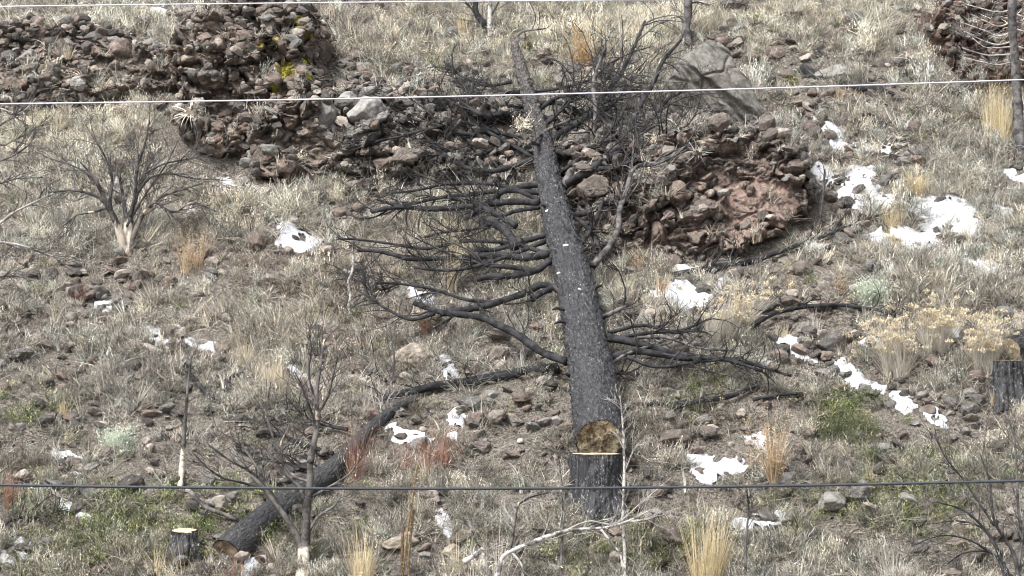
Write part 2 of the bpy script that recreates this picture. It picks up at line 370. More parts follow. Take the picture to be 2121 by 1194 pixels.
def outcrop(name, poly, label, lean, cs, amp, pal, seed, lich=(), res=0.0115, smoothzone=None, edge=0.22, maxb=9, rough=1.0, fwd=0.08, more=0.0):
    low = max(poly, key=lambda p: p[1]); b = cast(low[0], low[1], True)
    y0, z0 = b[1] - fwd, b[2]
    W = np.array([on_plane(px, py, y0, z0, 1 / lean) for px, py in poly])
    Q = W[:, [0, 2]]
    xs = np.arange(Q[:, 0].min() - 0.15, Q[:, 0].max() + 0.15, res); zs = np.arange(Q[:, 1].min() - 0.2, Q[:, 1].max() + 0.1, res)
    X, Z = np.meshgrid(xs, zs); x, z = X.ravel(), Z.ravel(); p = np.stack([x, np.zeros_like(x), z], 1)
    d = polysd(np.stack([x, z], 1), Q) + (0.15 * fbm(p / 0.4, 3, seed) + 0.13) * min(rough, 1) ** 1.5 + more
    yground = (z + 0.63) / 0.625 + 0.25
    yw = y0 + lean * (z - z0) + 0.28 * fbm(p / 0.9 + seed, 3, seed + 4)
    yw = np.maximum(yw, yground - 0.25 - maxb)
    yw = np.minimum(yw, yground)
    t = smooth(-0.03, edge, d)
    y = yground + (yw - yground) * t
    q = np.stack([x, y, z], 1) + 0.12 * np.stack([vn(p * 5 + 3, seed), vn(p * 5 + 7, seed + 1), vn(p * 5 + 11, seed + 2)], 1)
    sz = np.zeros(len(x))
    if smoothzone:
        Sz = np.array([on_plane(a, c, y0, z0, 1 / lean) for a, c in smoothzone])[:, [0, 2]]
        sz = smooth(0, 0.12, polysd(np.stack([x, z], 1), Sz) + 0.05 * vn(p * 9, seed))
    dis = 0; col = np.zeros((len(x), 3)); pal = np.array(pal)
    for k, (c_, a_) in enumerate(zip(cs, amp)):
        f1, f2, idv = worley(q / c_ * np.array((1, 0.8, 1.25)), seed + 10 * k)
        keep = smooth(0.35, 0.5, hsh((idv * 1e6).astype(np.int64), np.zeros(len(x), np.int64), np.zeros(len(x), np.int64), k))
        dome = np.minimum(np.sqrt(np.clip(1 - (f1 / 0.8) ** 2, 0, 1)), 0.82) / 0.82 * np.clip((f2 - f1) * 6, 0, 1)
        dis = dis + a_ * (dome * keep * (0.5 + idv)) 
        cc = pal[(idv * 997).astype(int) % len(pal)] * (0.75 + 0.5 * ((idv * 7919) % 1))[:, None]
        wgt = (dome * keep * (1.0 if k == 0 else 0.8))[:, None]
        base_c = pal[0] * 0.8 if k == 0 else col
        col = base_c * (1 - wgt) + cc * wgt
    dis = dis * (1 - 0.8 * sz)
    dis = dis + rough * 0 + (0.07 * fbm(np.stack([x - 0.7 * z, y * .3, (z + 0.9 * x) * 5], 1), 4, seed) + 0.12 * smooth(-.05, .12, 0.05 - (z - Q[:, 1].mean()) - 0.8 * (x - Q[:, 0].mean())) if rough < 1 else 0)
    dis = dis + (1 if rough == 1 else .3) * 0.09 * np.abs(fbm(q / 0.3, 4, seed + 40)) + 0.06 * fbm(q / 0.11, 5, seed + 30) * (1 - 0.4 * sz)
    col = col * (1 - sz[:, None]) + np.array((0.22, 0.162, 0.135)) * sz[:, None]
    y = y - dis * smooth(0, 0.1, d)
    jx = 0.2 * dis * vn(q * 9, seed + 60); jz = 0.2 * dis * vn(q * 9, seed + 61)
    li = np.zeros(len(x))
    for (lx, ly, lr) in lich:
        c = on_plane(lx, ly, y0, z0, 1 / lean); li = np.maximum(li, smooth(1.15, 0.6, np.hypot(x - c[0], (z - c[2]) * 0.8) / (lr * 0.0055)))
    w1_, w2_, _i = worley(q / 0.05 + vn(q * 12, 9)[:, None] * .4, seed + 72); y = y - rough ** 2 * 0.03 * (1 - np.clip(w1_, 0, 1)) * (1 - .6 * sz) - rough ** 2 * 0.05 * np.abs(fbm(q / 0.16, 3, seed + 75)) + 0.016 * vn(q / 0.022, seed + 71); V = np.stack([x + jx, y, z + jz], 1)
    idx = np.arange(len(x)).reshape(X.shape)
    F = np.stack([idx[:-1, :-1], idx[:-1, 1:], idx[1:, 1:], idx[1:, :-1]], -1).reshape(-1, 4)
    keepf = (d[F] > -0.12).all(1); F = F[keepf]
    used = np.unique(F); mp = np.zeros(len(x), int); mp[used] = np.arange(len(used)); V = V[used]; F = mp[F]; col = col[used]; li = li[used]
    o = V.mean(0)
    me = mesh(name, V - o, F, M['outcrop'], dict(ccol=col, lich=li))
    ob = obj(name, me, None, o); tag(ob, label, 'rock outcrop')
    bvs.append(BVHTree.FromPolygons([tuple(v) for v in V.tolist()], F.tolist()))
    return ob
BR = [(0.15, 0.12, 0.10), (0.19, 0.165, 0.14), (0.21, 0.15, 0.12), (0.12, 0.112, 0.10), (0.26, 0.22, 0.18)]
RD = [(0.16, 0.12, 0.102), (0.20, 0.148, 0.122), (0.16, 0.136, 0.117), (0.27, 0.215, 0.18), (0.12, 0.102, 0.09)]
GY_ = [(0.13, 0.124, 0.11), (0.17, 0.165, 0.15), (0.13, 0.10, 0.08), (0.22, 0.215, 0.195), (0.085, 0.075, 0.066)]
LICH = ((592, 150, 19), (637, 133, 12), (572, 186, 11), (625, 48, 13), (545, 98, 7), (575, 96, 8), (637, 72, 9), (622, 98, 9), (640, 162, 6))
outcrop('rock_outcrop', [(350, 85), (372, 32), (430, 8), (545, -5), (640, 8), (658, 60), (640, 110), (650, 170), (690, 225), (722, 300), (700, 345), (640, 368), (530, 362), (480, 330), (400, 290), (372, 225), (392, 170), (352, 115)],
        'tall brown conglomerate outcrop with bright yellow lichen patches, left of the fallen tree', 0.62, (0.42, 0.19, 0.085), (0.27, 0.13, 0.06), BR, 3,
        lich=LICH)
outcrop('rock_outcrop', [(1325, 370), (1345, 300), (1395, 262), (1480, 268), (1560, 262), (1640, 272), (1685, 300), (1672, 440), (1640, 468), (1570, 500), (1500, 516), (1430, 530), (1350, 522), (1318, 440)],
        'broad crumbling reddish outcrop with a smooth clay face, right of the fallen tree', 0.6, (0.38, 0.17, 0.075), (0.24, 0.12, 0.05), RD, 23,
        smoothzone=[(1490, 392), (1560, 362), (1650, 372), (1660, 440), (1570, 492), (1500, 505), (1485, 440)])
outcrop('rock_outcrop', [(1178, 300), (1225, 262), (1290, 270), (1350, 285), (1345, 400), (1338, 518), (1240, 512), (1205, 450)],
        'dark rocky bank behind the branches just right of the fallen trunk', 0.8, (0.26, 0.12, 0.055), (0.17, 0.08, 0.03), [(0.075, 0.062, 0.055), (0.11, 0.085, 0.07), (0.14, 0.1, 0.08)], 43, maxb=0.9)
outcrop('rock_outcrop', [(655, 205), (730, 160), (800, 190), (900, 175), (1010, 215), (1090, 240), (1115, 330), (1060, 372), (960, 368), (860, 350), (760, 345), (700, 338)],
        'grey rubble bank crossed by black branches, left of the fallen trunk', 0.85, (0.30, 0.15, 0.07), (0.22, 0.11, 0.05), GY_, 63, maxb=1.0)
outcrop('rock_outcrop', [(-60, 70), (60, 48), (160, 42), (235, 52), (262, 90), (330, 118), (372, 165), (320, 195), (200, 208), (90, 235), (-60, 240)],
        'low mossy brown rock bank in the upper left corner', 0.9, (0.27, 0.13, 0.055), (0.19, 0.085, 0.03), BR[:3] + GY_[:3], 83, maxb=1.0)
outcrop('rock_outcrop', [(1945, -30), (2190, -30), (2190, 185), (2060, 178), (1985, 150), (1960, 110), (1925, 60)],
        'dark reddish rock bank behind the bare tree in the upper right corner', 0.8, (0.26, 0.12, 0.055), (0.16, 0.08, 0.03), [(0.11, 0.072, 0.06), (0.08, 0.066, 0.06), (0.15, 0.1, 0.08)], 103, maxb=1.0)

# ------------------------------------------------------------------ where-phrases for labels
LM = [('the tall stump', 1230, 1010), ('the cut butt of the fallen tree', 1240, 900), ('the middle of the fallen trunk', 1190, 600), ('the slim top of the fallen tree', 1080, 150),
      ('the yellow lichen outcrop', 540, 190), ('the smooth clay outcrop', 1520, 380), ('the slanting grey boulder', 1470, 165), ('the forked burnt shrub', 262, 420),
      ('the low pale stump', 380, 1105), ('the charred log at lower left', 560, 1070), ('the black-stemmed burnt tree', 640, 900), ('the thin burnt pole', 382, 880),
      ('the red-stemmed clumps', 810, 930), ('the stump at the right edge', 2085, 790), ('the yellow-headed bushes', 1900, 690), ('the single yellow-headed bush', 1520, 660),
      ('the round silvery sagebrush', 1790, 592), ('the tall straw clump by the bare tree', 2070, 210), ('the upper left rock bank', 150, 130), ('the big snow patch on the right', 1950, 450),
      ('the bow-shaped black branch', 1710, 640), ('the hourglass snow patch', 620, 490), ('the tall seed stalk', 845, 1080), ('the white fallen branch', 1200, 1110),
      ('the straw clump at the bottom right', 1470, 1110), ('the blackened log at upper right', 1745, 180), ('the tan branching weed', 1595, 930), ('the small silvery sagebrush', 245, 910), ('the left edge of the picture', 0, 330), ('the right edge of the picture', 2121, 560), ('the bottom right corner', 2080, 1150), ('the standing burnt trunk at the top', 1425, 40)]
def where(px, py):
    b = sorted(LM, key=lambda l: math.hypot((px - l[1]) * 0.8, py - l[2]))[0]
    dx, dy = px - b[1], py - b[2]; dist = math.hypot(dx, dy)
    far = 'just ' if dist < 70 else ('' if dist < 150 else 'well ')
    if abs(dx) > abs(dy) * 2.2: d = 'right of ' if dx > 0 else 'left of '
    elif abs(dy) > abs(dx) * 2.2: d = 'below ' if dy > 0 else 'above '
    else: d = ('below and ' if dy > 0 else 'above and ') + ('right of ' if dx > 0 else 'left of ')
    return far + d + b[0]

# ------------------------------------------------------------------ snow patches
SNOW = []
def snow(poly, label=None, th=0.017):
    W = np.array([cast(px, py, True) for px, py in poly]); Q = W[:, :2]
    e = 0.06; res = 0.016
    xs = np.arange(Q[:, 0].min() - e, Q[:, 0].max() + e, res); ys = np.arange(Q[:, 1].min() - e, Q[:, 1].max() + e, res)
    X, Y = np.meshgrid(xs, ys); x, y = X.ravel(), Y.ravel(); p = np.stack([x, y, 0 * x], 1)
    d = polysd(p[:, :2], Q) + 0.038 * fbm(p / 0.13, 3, 77) + 0.020 * vn(p / 0.035, 5) + (0.055 if min(q[0] for q in poly) > 1660 and poly[0][1] < 620 else 0.024)
    hole = smooth(0.35, 0.6, vn(p / 0.10, 99)) * 0.15
    d = d - hole
    h = th * (1 - np.exp(-np.maximum(d, 0) / 0.04)) - 0.05 * (d < 0) + 0.016 * fbm(p / 0.1, 3, 8) + 0.014
    gl = zg(x, y)
    V = np.stack([x, y, gl + h], 1); idx = np.arange(len(x)).reshape(X.shape)
    F = np.stack([idx[:-1, :-1], idx[:-1, 1:], idx[1:, 1:], idx[1:, :-1]], -1).reshape(-1, 4)
    F = F[(d[F] > -0.02).all(1)]
    if not len(F): return
    lab = np.arange(len(x))
    while True:                            # keep the one largest connected piece
        l0 = lab.copy(); mn = lab[F].min(1)
        for c_ in range(4): np.minimum.at(lab, F[:, c_], mn)
        if (l0 == lab).all(): break
    u, n_ = np.unique(lab[F[:, 0]], return_counts=True); F = F[lab[F[:, 0]] == u[n_.argmax()]]
    used = np.unique(F); mp = np.zeros(len(x), int); mp[used] = np.arange(len(used)); V = V[used]; F = mp[F]
    o = V.mean(0); ob = obj('snow_patch', mesh('snow_patch', V - o, F, M['snow']), None, o)
    cx, cy = np.mean([q[0] for q in poly]), np.mean([q[1] for q in poly])
    tag(ob, label or ('small patch of melting snow ' + where(cx, cy)), 'snow patch', 'melting snow patches on the slope')
    SNOW.append(Q)
SP_ = [([(315,18),(340,22),(368,38),(345,43),(325,36),(298,30)], 'small bright snow patch left of the top of the lichen outcrop'),
 ([(175,35),(200,38),(228,48),(215,56),(193,50)], 'thin snow sliver in the upper left rock bank'),
 ([(443,380),(470,373),(497,398),(480,403),(455,392)], 'slim snow patch below the lichen outcrop'),
 ([(357,430),(390,431),(430,438),(434,452),(400,449),(375,447)], 'flat snow patch right of the forked burnt shrub'),
 ([(575,457),(610,450),(604,473),(622,486),(650,498),(684,514),(662,521),(612,521),(608,509),(570,508),(583,483)], 'hourglass-shaped snow patch in the grass left of the fallen tree'),
 ([(188,615),(205,611),(232,625),(220,647),(193,632)], 'square little snow patch below the forked burnt shrub'),
 ([(296,685),(345,666),(372,685),(338,690),(343,705),(368,713),(345,722),(310,707)], 'snow patch wrapped around a brown rock on the left slope'),
 ([(383,704),(415,712),(462,722),(468,733),(425,726),(388,713)], 'thin snow streak trailing right of the rock-wrapping snow patch'),
 ([(516,645),(535,644),(549,660),(535,660)], None),
 ([(843,600),(868,597),(897,611),(895,630),(855,622)], 'small snow patch by the tip of a drooping charred branch'),
 ([(1000,638),(1012,636),(1016,650),(1006,650)], None),
 ([(908,737),(928,738),(935,760),(948,782),(930,790),(916,770)], 'upright snow sliver below the long lying branch'),
 ([(925,860),(948,851),(964,864),(950,890),(932,874)], 'pointed snow patch above the red-stemmed clumps'),
 ([(803,890),(830,884),(850,894),(898,908),(845,917),(810,906)], 'snow wedge between the two red-stemmed clumps'),
 ([(923,897),(945,894),(978,912),(950,912)], 'thin snow tongue right of the red-stemmed clumps'),
 ([(110,940),(135,937),(167,950),(178,975),(160,987),(138,966)], 'snow patch beside a dark rock on the lower left'),
 ([(98,1045),(115,1034),(140,1054),(165,1057),(200,1068),(252,1080),(258,1094),(230,1087),(190,1073),(130,1064)], 'long thin snow streak above the green plants at lower left'),
 ([(28,1130),(44,1117),(57,1135),(77,1143),(112,1165),(106,1180),(75,1162),(28,1142)], 'slanting snow streak in the lower left corner'),
 ([(-20,1150),(30,1154),(28,1167),(-20,1167)], 'snow scrap at the left edge near the bottom'),
 ([(508,1182),(520,1159),(547,1153),(541,1172),(517,1187)], 'snow lump beside the butt of the charred log at lower left'),
 ([(898,1060),(915,1057),(932,1080),(944,1096),(930,1107),(913,1091)], 'narrow snow streak right of the tall seed stalk'),
 ([(1383,555),(1420,549),(1447,557),(1432,569),(1393,566)], 'snow patch under the lying branch below the clay outcrop'),
 ([(1488,580),(1537,591),(1520,597),(1493,591)], 'thin snow sliver above the single yellow-headed bush'),
 ([(1322,600),(1355,594),(1430,590),(1473,620),(1440,630),(1492,646),(1502,664),(1450,670),(1403,650),(1390,627),(1338,613)], 'large stepped snow patch left of the single yellow-headed bush'),
 ([(1603,702),(1640,698),(1672,725),(1702,735),(1690,748),(1650,737),(1623,722)], 'curved snow streak below the bow-shaped black branch'),
 ([(1708,750),(1745,750),(1777,774),(1832,804),(1822,817),(1780,802),(1740,777),(1690,757)], 'long downhill snow streak below the yellow-headed bushes'),
 ([(1783,710),(1810,703),(1827,720),(1800,728)], 'snow scrap at the foot of the yellow-headed bushes'),
 ([(1550,748),(1600,752),(1612,760),(1590,768),(1560,757)], 'snow strip along the tip of the black branches right of the trunk'),
 ([(1848,820),(1880,817),(1902,845),(1885,854),(1858,845)], 'left one of the twin snow streaks below the yellow-headed bushes'),
 ([(1893,805),(1915,813),(1927,840),(1952,860),(1957,885),(1930,877),(1913,852),(1898,830)], 'right and longer of the twin snow streaks below the yellow-headed bushes'),
 ([(1428,948),(1480,951),(1485,962),(1530,959),(1547,975),(1500,979),(1492,1002),(1440,992),(1433,965)], 'forked snow patch right of the tall stump'),
 ([(1538,905),(1570,902),(1587,925),(1577,942),(1558,917)], 'small hooked snow patch left of the tan branching weed'),
 ([(1518,1090),(1545,1074),(1590,1064),(1637,1067),(1627,1081),(1602,1087),(1590,1107),(1558,1097)], 'snow patch right of the bottom right straw clump'),
 ([(1676,1140),(1700,1146),(1697,1157),(1680,1152)], None),
 ([(1683,248),(1718,262),(1757,277),(1740,283),(1700,268)], 'uppermost snow streak right of the clay outcrop'),
 ([(1728,300),(1760,290),(1777,309),(1740,320)], None),
 ([(1780,300),(1822,289),(1837,315),(1800,318)], None),
 ([(1673,354),(1710,350),(1745,374),(1822,382),(1790,394),(1750,400),(1710,382),(1673,386)], 'long snow patch at the right foot of the clay outcrop'),
 ([(1735,351),(1810,354),(1805,363),(1745,364)], 'thin snow strip above the snow at the clay outcrop foot'),
 ([(1733,405),(1800,399),(1852,414),(1842,432),(1770,427)], 'snow patch left of the golden grass clump'),
 ([(1866,430),(1930,410),(1992,416),(2014,440),(2004,455),(2034,470),(2028,492),(1990,478),(1960,462),(1920,478),(1903,457),(1872,446)], 'big pitted snow patch on the right side of the slope'),
 ([(1792,490),(1830,476),(1880,476),(1938,484),(1940,512),(1900,522),(1880,498),(1830,502)], 'snow patch around the foot of the lower golden grass clump'),
 ([(1943,530),(1990,539),(2052,549),(2098,564),(2060,571),(1990,553)], 'long thin snow streak near the right edge'),
 ([(2088,354),(2150,353),(2150,382),(2103,374)], 'snow patch at the right edge of the picture'),
 ([(2070,485),(2097,488),(2085,502)], None), ([(2060,428),(2090,436),(2080,445)], None),
 ([(1940,690),(1987,682),(1982,694)], 'snow scrap between the yellow-headed bushes'),
 ([(600,762),(640,780),(636,788),(604,772)], None), ([(750,790),(770,805),(760,812)], None), ([(620,965),(640,968),(640,978),(622,976)], 'snow scrap beside the burnt tree on the charred log')]
for poly, lab in SP_: snow(poly, lab)
def in_snow(x, y):
    r = np.zeros(len(x), bool); P = np.stack([x, y], 1)
    for Q in SNOW:
        m = (x > Q[:, 0].min()) & (x < Q[:, 0].max()) & (y > Q[:, 1].min()) & (y < Q[:, 1].max())
        if m.any():
            k = np.where(m)[0]; r[k] |= polysd(P[k], Q) > -0.02
    return r

# ------------------------------------------------------------------ rocks
def ico(sub):
    import bmesh
    bm = bmesh.new(); bmesh.ops.create_icosphere(bm, subdivisions=sub, radius=1)
    V = np.array([v.co[:] for v in bm.verts]); F = np.array([[v.index for v in f.verts] for f in bm.faces]); bm.free(); return V, F
ICO4, ICO3, ICO2 = ico(5), ico(3), ico(2)
def rock_mesh(seed, IC, mat, np_=11, rough=0.05, name='rock', flat=0.7):
    r_ = np.random.default_rng(seed); V, F = IC; V = V / np.linalg.norm(V, axis=1, keepdims=True)
    n = r_.normal(size=(np_, 3)); n /= np.linalg.norm(n, axis=1, keepdims=True); d = r_.uniform(0.62, 1.0, np_)
    dots = V @ n.T; rad = np.where(dots > 0.05, d / np.maximum(dots, 0.05), 9)
    rad = -np.log(np.exp(-rad * 32).sum(1) + np.exp(-1.15 * 32)) / 32
    P = V * rad[:, None]
    P = P * (1 + rough * 1.6 * fbm(P * 2.2 + seed, 3, seed) + rough * fbm(P * 7, 3, seed + 3))[:, None]
    P = P * np.array((1, r_.uniform(0.75, 1.0), r_.uniform(0.55, 0.85) if flat else 1))
    P /= np.abs(P[:, 0]).max(); return mesh(name, P, F, mat)
ROCKS = [rock_mesh(100 + i, ICO4, M['rock'], np_=int(9 + i % 5 * 3), rough=0.05 + 0.02 * (i % 3)) for i in range(14)]
RC = {'dark grey': (0.09, 0.085, 0.08), 'brown': (0.125, 0.105, 0.09), 'reddish brown': (0.15, 0.115, 0.097), 'pale tan': (0.33, 0.285, 0.23), 'grey': (0.19, 0.185, 0.17), 'light grey': (0.31, 0.30, 0.28), 'blackened': (0.05, 0.046, 0.044)}
used_rocks = []
def rock(px, py, w_, h_, colour, label=None, k=None, sink=0.25, name='rock', me=None, rot=None, gr='rocks scattered over the slope'):
    P = cast(px, py + h_ * 0.30); s = w_ * 0.5 * pxm(P)
    i = int(rng.integers(len(ROCKS))) if k is None else k
    me = me or ROCKS[i]
    o = bpy.data.objects.new(name, me); C.objects.link(o)
    zs = max(h_ / w_, 0.35) / 0.72
    o.location = (P[0], P[1] + s * 0.35, P[2] + s * zs * 0.42)
    o.rotation_euler = rot if rot else (float(rng.uniform(-0.3, 0.3)), float(rng.uniform(-0.3, 0.3)), float(rng.uniform(0, 6.28)))
    o.scale = (s * 1.08, s * 1.08, s * zs)
    f = float(rng.uniform(0.85, 1.2)); c = RC[colour]; o.color = (c[0] * f, c[1] * f, c[2] * f, 1)
    size = 'large' if w_ > 55 else ('fist-sized' if w_ < 26 else 'mid-sized')
    tag(o, label or '%s %s rock %s' % (size, colour, where(px, py)), 'rock', gr); used_rocks.append((px, py, w_)); return o
# the big slanting boulder: a solid with its own outline, a ridge down the middle and weathered layers
def slab():
    Y = cast(1478, 238)[1] - 0.42; O = at_y(1474, 172, Y)
    Q = np.array([at_y(a, b, Y) - O for a, b in [(1470, 84), (1492, 92), (1524, 142), (1560, 192), (1578, 244), (1530, 256), (1470, 262), (1398, 240), (1378, 200), (1398, 140), (1440, 104)]])[:, [0, 2]]
    V, F = ico(7); V = V / np.linalg.norm(V, axis=1, keepdims=True)
    th = np.arctan2(V[:, 2], V[:, 0]); qa = np.arctan2(Q[:, 1], Q[:, 0]); qr = np.hypot(Q[:, 0], Q[:, 1]); k = np.argsort(qa); qa, qr = qa[k], qr[k]
    Rr = np.interp(th, np.concatenate([qa - 2 * math.pi, qa, qa + 2 * math.pi]), np.tile(qr, 3)); rr = np.hypot(V[:, 0], V[:, 2]) ** 0.85
    x, z = rr * Rr * np.cos(th), rr * Rr * np.sin(th); y = np.sign(V[:, 1]) * np.abs(V[:, 1]) ** 0.75 * 0.34
    u = x * 0.77 + z * 0.64; v_ = -x * 0.64 + z * 0.77          # across and along the tilt
    y = y + np.where(V[:, 1] < 0, 1, 0) * (0.42 * np.abs(u + 0.03) + 0.10 * smooth(0.02, -0.05, z + 0.75 * x + 0.02)) * (1 - rr ** 4)
    P = np.stack([x, y, z], 1); q = np.stack([u * 9, y * 3, v_ * 2.2], 1)
    y = y - 0.05 * fbm(q, 4, 5) - 0.035 * np.abs(fbm(P * 6, 4, 9)) - 0.02 * vn(np.stack([u * 34, y * 5, v_ * 5], 1), 3)
    f1, f2, _ = worley(np.stack([u * 3.2, y * 1.5, v_ * 1.1], 1) + .25 * vn(P * 4, 6)[:, None], 78); y = y + 0.035 * np.clip(1 - (f2 - f1) * 10, 0, 1) + 0.05 * (_ - .5)
    P = np.stack([x + 0.02 * vn(P * 9, 1), y, z + 0.02 * vn(P * 9, 2)], 1); return mesh('boulder', P, F, M['rock']), O, P
me_, O_, P_ = slab(); bo = obj('boulder', me_, None, O_); bo.color = (0.15, 0.143, 0.128, 1)
tag(bo, 'large slanting grey boulder standing above the clay outcrop', 'boulder')
HR = [(755,235,95,80,'light grey','big pale grey lichened boulder right of the lichen outcrop'),(745,290,70,55,'grey','grey angular boulder low in the rubble bank'),(668,238,66,74,'grey','upright grey boulder against the side of the lichen outcrop'),
(800,338,55,38,'reddish brown','angular red-brown rock in front of the rubble bank'),(838,322,62,40,'brown',None),(720,205,48,40,'light grey',None),(690,300,40,34,'grey',None),(1362,252,78,56,'grey','rounded grey boulder beside the upper right branches'),(1315,262,40,38,'brown',None),(1490,252,56,56,'brown','upright brown rock under the slanting grey boulder'),
(1735,152,88,46,'grey','smooth grey boulder with the blackened log against it'),(1700,330,36,20,'brown',None),(1765,38,60,38,'dark grey','lone dark grey boulder in the grass near the top right'),(1555,122,62,42,'brown',None),(1602,110,50,36,'reddish brown',None),(1518,14,70,34,'dark grey','flat dark boulder at the top edge right of the standing trunk'),
(1228,388,84,62,'brown','dark brown boulder pinned under the fallen trunk'),(532,502,52,46,'reddish brown','red-brown rock uphill of the hourglass snow patch'),(38,737,66,42,'dark grey','dark grey boulder at the left edge'),(355,690,48,30,'brown','brown rock with snow wrapped around it'),(215,697,36,28,'grey',None),
(120,695,20,15,'pale tan','small pale tan stone left of the snow-wrapped rock'),(166,707,24,16,'pale tan','small pale tan stone beside grey rocks on the left slope'),(150,706,26,20,'reddish brown',None),(180,694,26,20,'dark grey',None),(1030,736,50,52,'brown','tall brown rock below the lowest left branch'),(1038,695,60,34,'brown',None),
(850,734,84,36,'pale tan','flat pale tan boulder below the lowest left branch'),(740,757,78,40,'reddish brown','red-brown boulder left of the flat pale one'),(925,692,50,38,'brown',None),(310,858,46,26,'reddish brown','rounded red-brown rock on the left slope beside the thin pole'),(258,941,40,22,'light grey','pale flat stone in front of the small silvery sagebrush'),
(132,965,36,40,'blackened','dark upright rock touching a snow patch at lower left'),(270,1005,66,60,'blackened','blackened boulder left of the thin burnt pole'),(92,1130,60,40,'dark grey','dark boulder above the slanting snow streak in the lower left corner'),(200,1025,50,34,'dark grey',None),(392,1050,24,18,'brown',None),(413,1062,22,17,'dark grey',None),
(832,1122,96,62,'pale tan','wide tan boulder behind the tall seed stalk'),(960,1112,54,44,'brown','rounded brown rock right of the narrow snow streak'),(1730,712,72,46,'dark grey','dark slab left of the yellow-headed bushes'),(1400,912,88,50,'brown','broad brown boulder right of the cut butt'),(1820,905,30,22,'reddish brown',None),(1838,930,52,38,'grey',None),
(1722,1044,80,60,'grey','broad grey boulder under the dark cable at lower right'),(1785,1028,70,50,'dark grey',None),(1885,1040,64,42,'grey',None),(1400,1115,90,52,'brown',None),(1925,850,40,30,'brown',None),(2010,852,48,36,'dark grey',None),(1000,916,38,22,'grey',None),(975,835,64,26,'dark grey','long dark grey rock below the lying black branch'),
(1015,822,40,26,'grey',None),(1065,940,46,22,'brown',None),(1560,310,30,34,'reddish brown',None),(1105,770,46,34,'brown',None),(880,1150,30,20,'grey',None),(1640,30,60,36,'brown',None),(1530,60,40,30,'grey',None),(1985,278,40,22,'grey',None),(1900,270,44,28,'brown',None),(1865,380,40,22,'grey',None),
(250,105,56,60,'reddish brown','tall red-brown block in the upper left rock bank'),(285,110,50,44,'brown',None),(310,92,44,36,'grey',None),(345,148,30,18,'reddish brown',None),(165,172,44,30,'light grey','pale lichened rock below the upper left bank'),(115,145,32,34,'dark grey',None),(60,120,50,46,'grey',None),(20,120,50,50,'dark grey',None),(195,80,60,36,'dark grey',None),(90,60,70,50,'reddish brown','rusty block in the upper left rock bank'),
(1350,1065,40,30,'grey',None),(1660,560,50,40,'brown',None),(1820,560,30,30,'dark grey',None),(1690,510,40,18,'light grey','wedge-shaped pale rock under the lying branch right of the clay outcrop'),(1410,905,30,30,'grey',None),(1600,700,46,26,'blackened',None),(490,1108,40,26,'brown',None),(740,120,60,34,'brown',None),(770,155,50,30,'reddish brown',None),(810,165,40,34,'brown',None),(860,320,40,30,'dark grey',None),(990,290,50,40,'grey',None),(960,230,50,40,'brown',None),(1030,335,40,30,'light grey',None),(1085,325,36,28,'brown',None),(595,345,46,40,'reddish brown',None),(545,330,50,44,'brown',None),(560,310,44,40,'grey',None),(660,360,44,26,'brown',None)]
for a in HR:
    rock(a[0], a[1], a[2], a[3], a[4], a[5])

# ---- zones of the hillside, as soft spots in photo pixels: (x, y, rx, ry, weight)
Z_ROCK = [(180,130,230,90,1.3),(540,200,180,190,1.2),(720,330,160,60,1.3),(850,250,220,120,1.5),(1250,330,140,160,1.4),(1480,420,240,130,0.6),(1640,130,220,70,1.1),(1780,240,200,90,.9),(1560,350,150,90,1),(1000,850,180,90,.9),(1050,720,90,80,.9),(150,700,160,50,.9),(1400,900,120,60,.8),(1750,1050,250,70,.8),(1300,1050,120,60,.6),(1950,860,180,80,.7),(1560,650,260,90,.5),(60,1020,120,60,.6),(240,560,90,60,.8),(1720,680,120,70,.7),(1050,320,140,80,1.2),(740,130,80,60,.8),(1700,430,140,70,.6),(250,900,200,90,.5),(480,560,200,90,.35),(700,1100,200,60,.35)]
Z_GREEN = [(180,1080,200,90,1),(430,1080,170,70,.9),(70,850,110,70,.7),(100,1170,200,40,.9),(1330,1150,170,60,1.0),(1750,865,80,45,1.5),(1760,1080,280,80,.9),(1230,1070,120,50,.6),(650,1090,130,60,.6),(1950,980,160,70,.7),(1470,760,90,70,.3),(1080,930,80,40,.5),(1500,850,140,70,.4),(520,1060,80,60,.6),(1850,700,200,60,.15),(960,1060,90,50,.35),(1130,1170,120,40,.4),(300,640,400,120,.12)]
Z_STRAW = [(150,290,260,90,1.2),(700,40,200,60,.9),(1150,80,300,90,1),(1700,40,300,60,1),(600,650,170,90,.5),(600,760,140,70,.9),(500,440,160,60,.6),(950,500,150,80,.9),(1350,50,200,70,.9),(880,420,200,120,.4),(1300,560,160,60,.7),(250,210,160,40,.7),(250,60,160,40,1),(1150,650,60,60,.5),(1430,1080,90,80,.4)]
Z_BARE = [(220,590,70,45,2.2),(1000,860,200,80,.8),(1250,440,120,90,1.3),(850,260,200,90,1.2),(150,930,200,120,.6),(540,200,150,170,1.5),(1500,380,200,130,.9),(1560,700,130,50,.4),(160,140,210,70,1.2),(1030,600,60,40,1.2),(330,1010,150,50,.6),(600,980,140,50,.9),(960,570,150,30,.8)]
Z_RED = [(620,570,170,60,1),(720,60,80,50,.7),(60,960,90,90,.5),(1640,250,90,50,1),(480,740,90,60,.6),(1690,60,90,60,.5),(780,680,80,80,1),(350,540,150,60,.4),(1000,900,250,70,.4),(740,900,200,90,.4)]
def zone(Z, px, py):
    r = 0
    for (x, y, a, b, wt) in Z: r = r + wt * np.exp(-((px - x) / a) ** 2 - ((py - y) / b) ** 2)
    return r

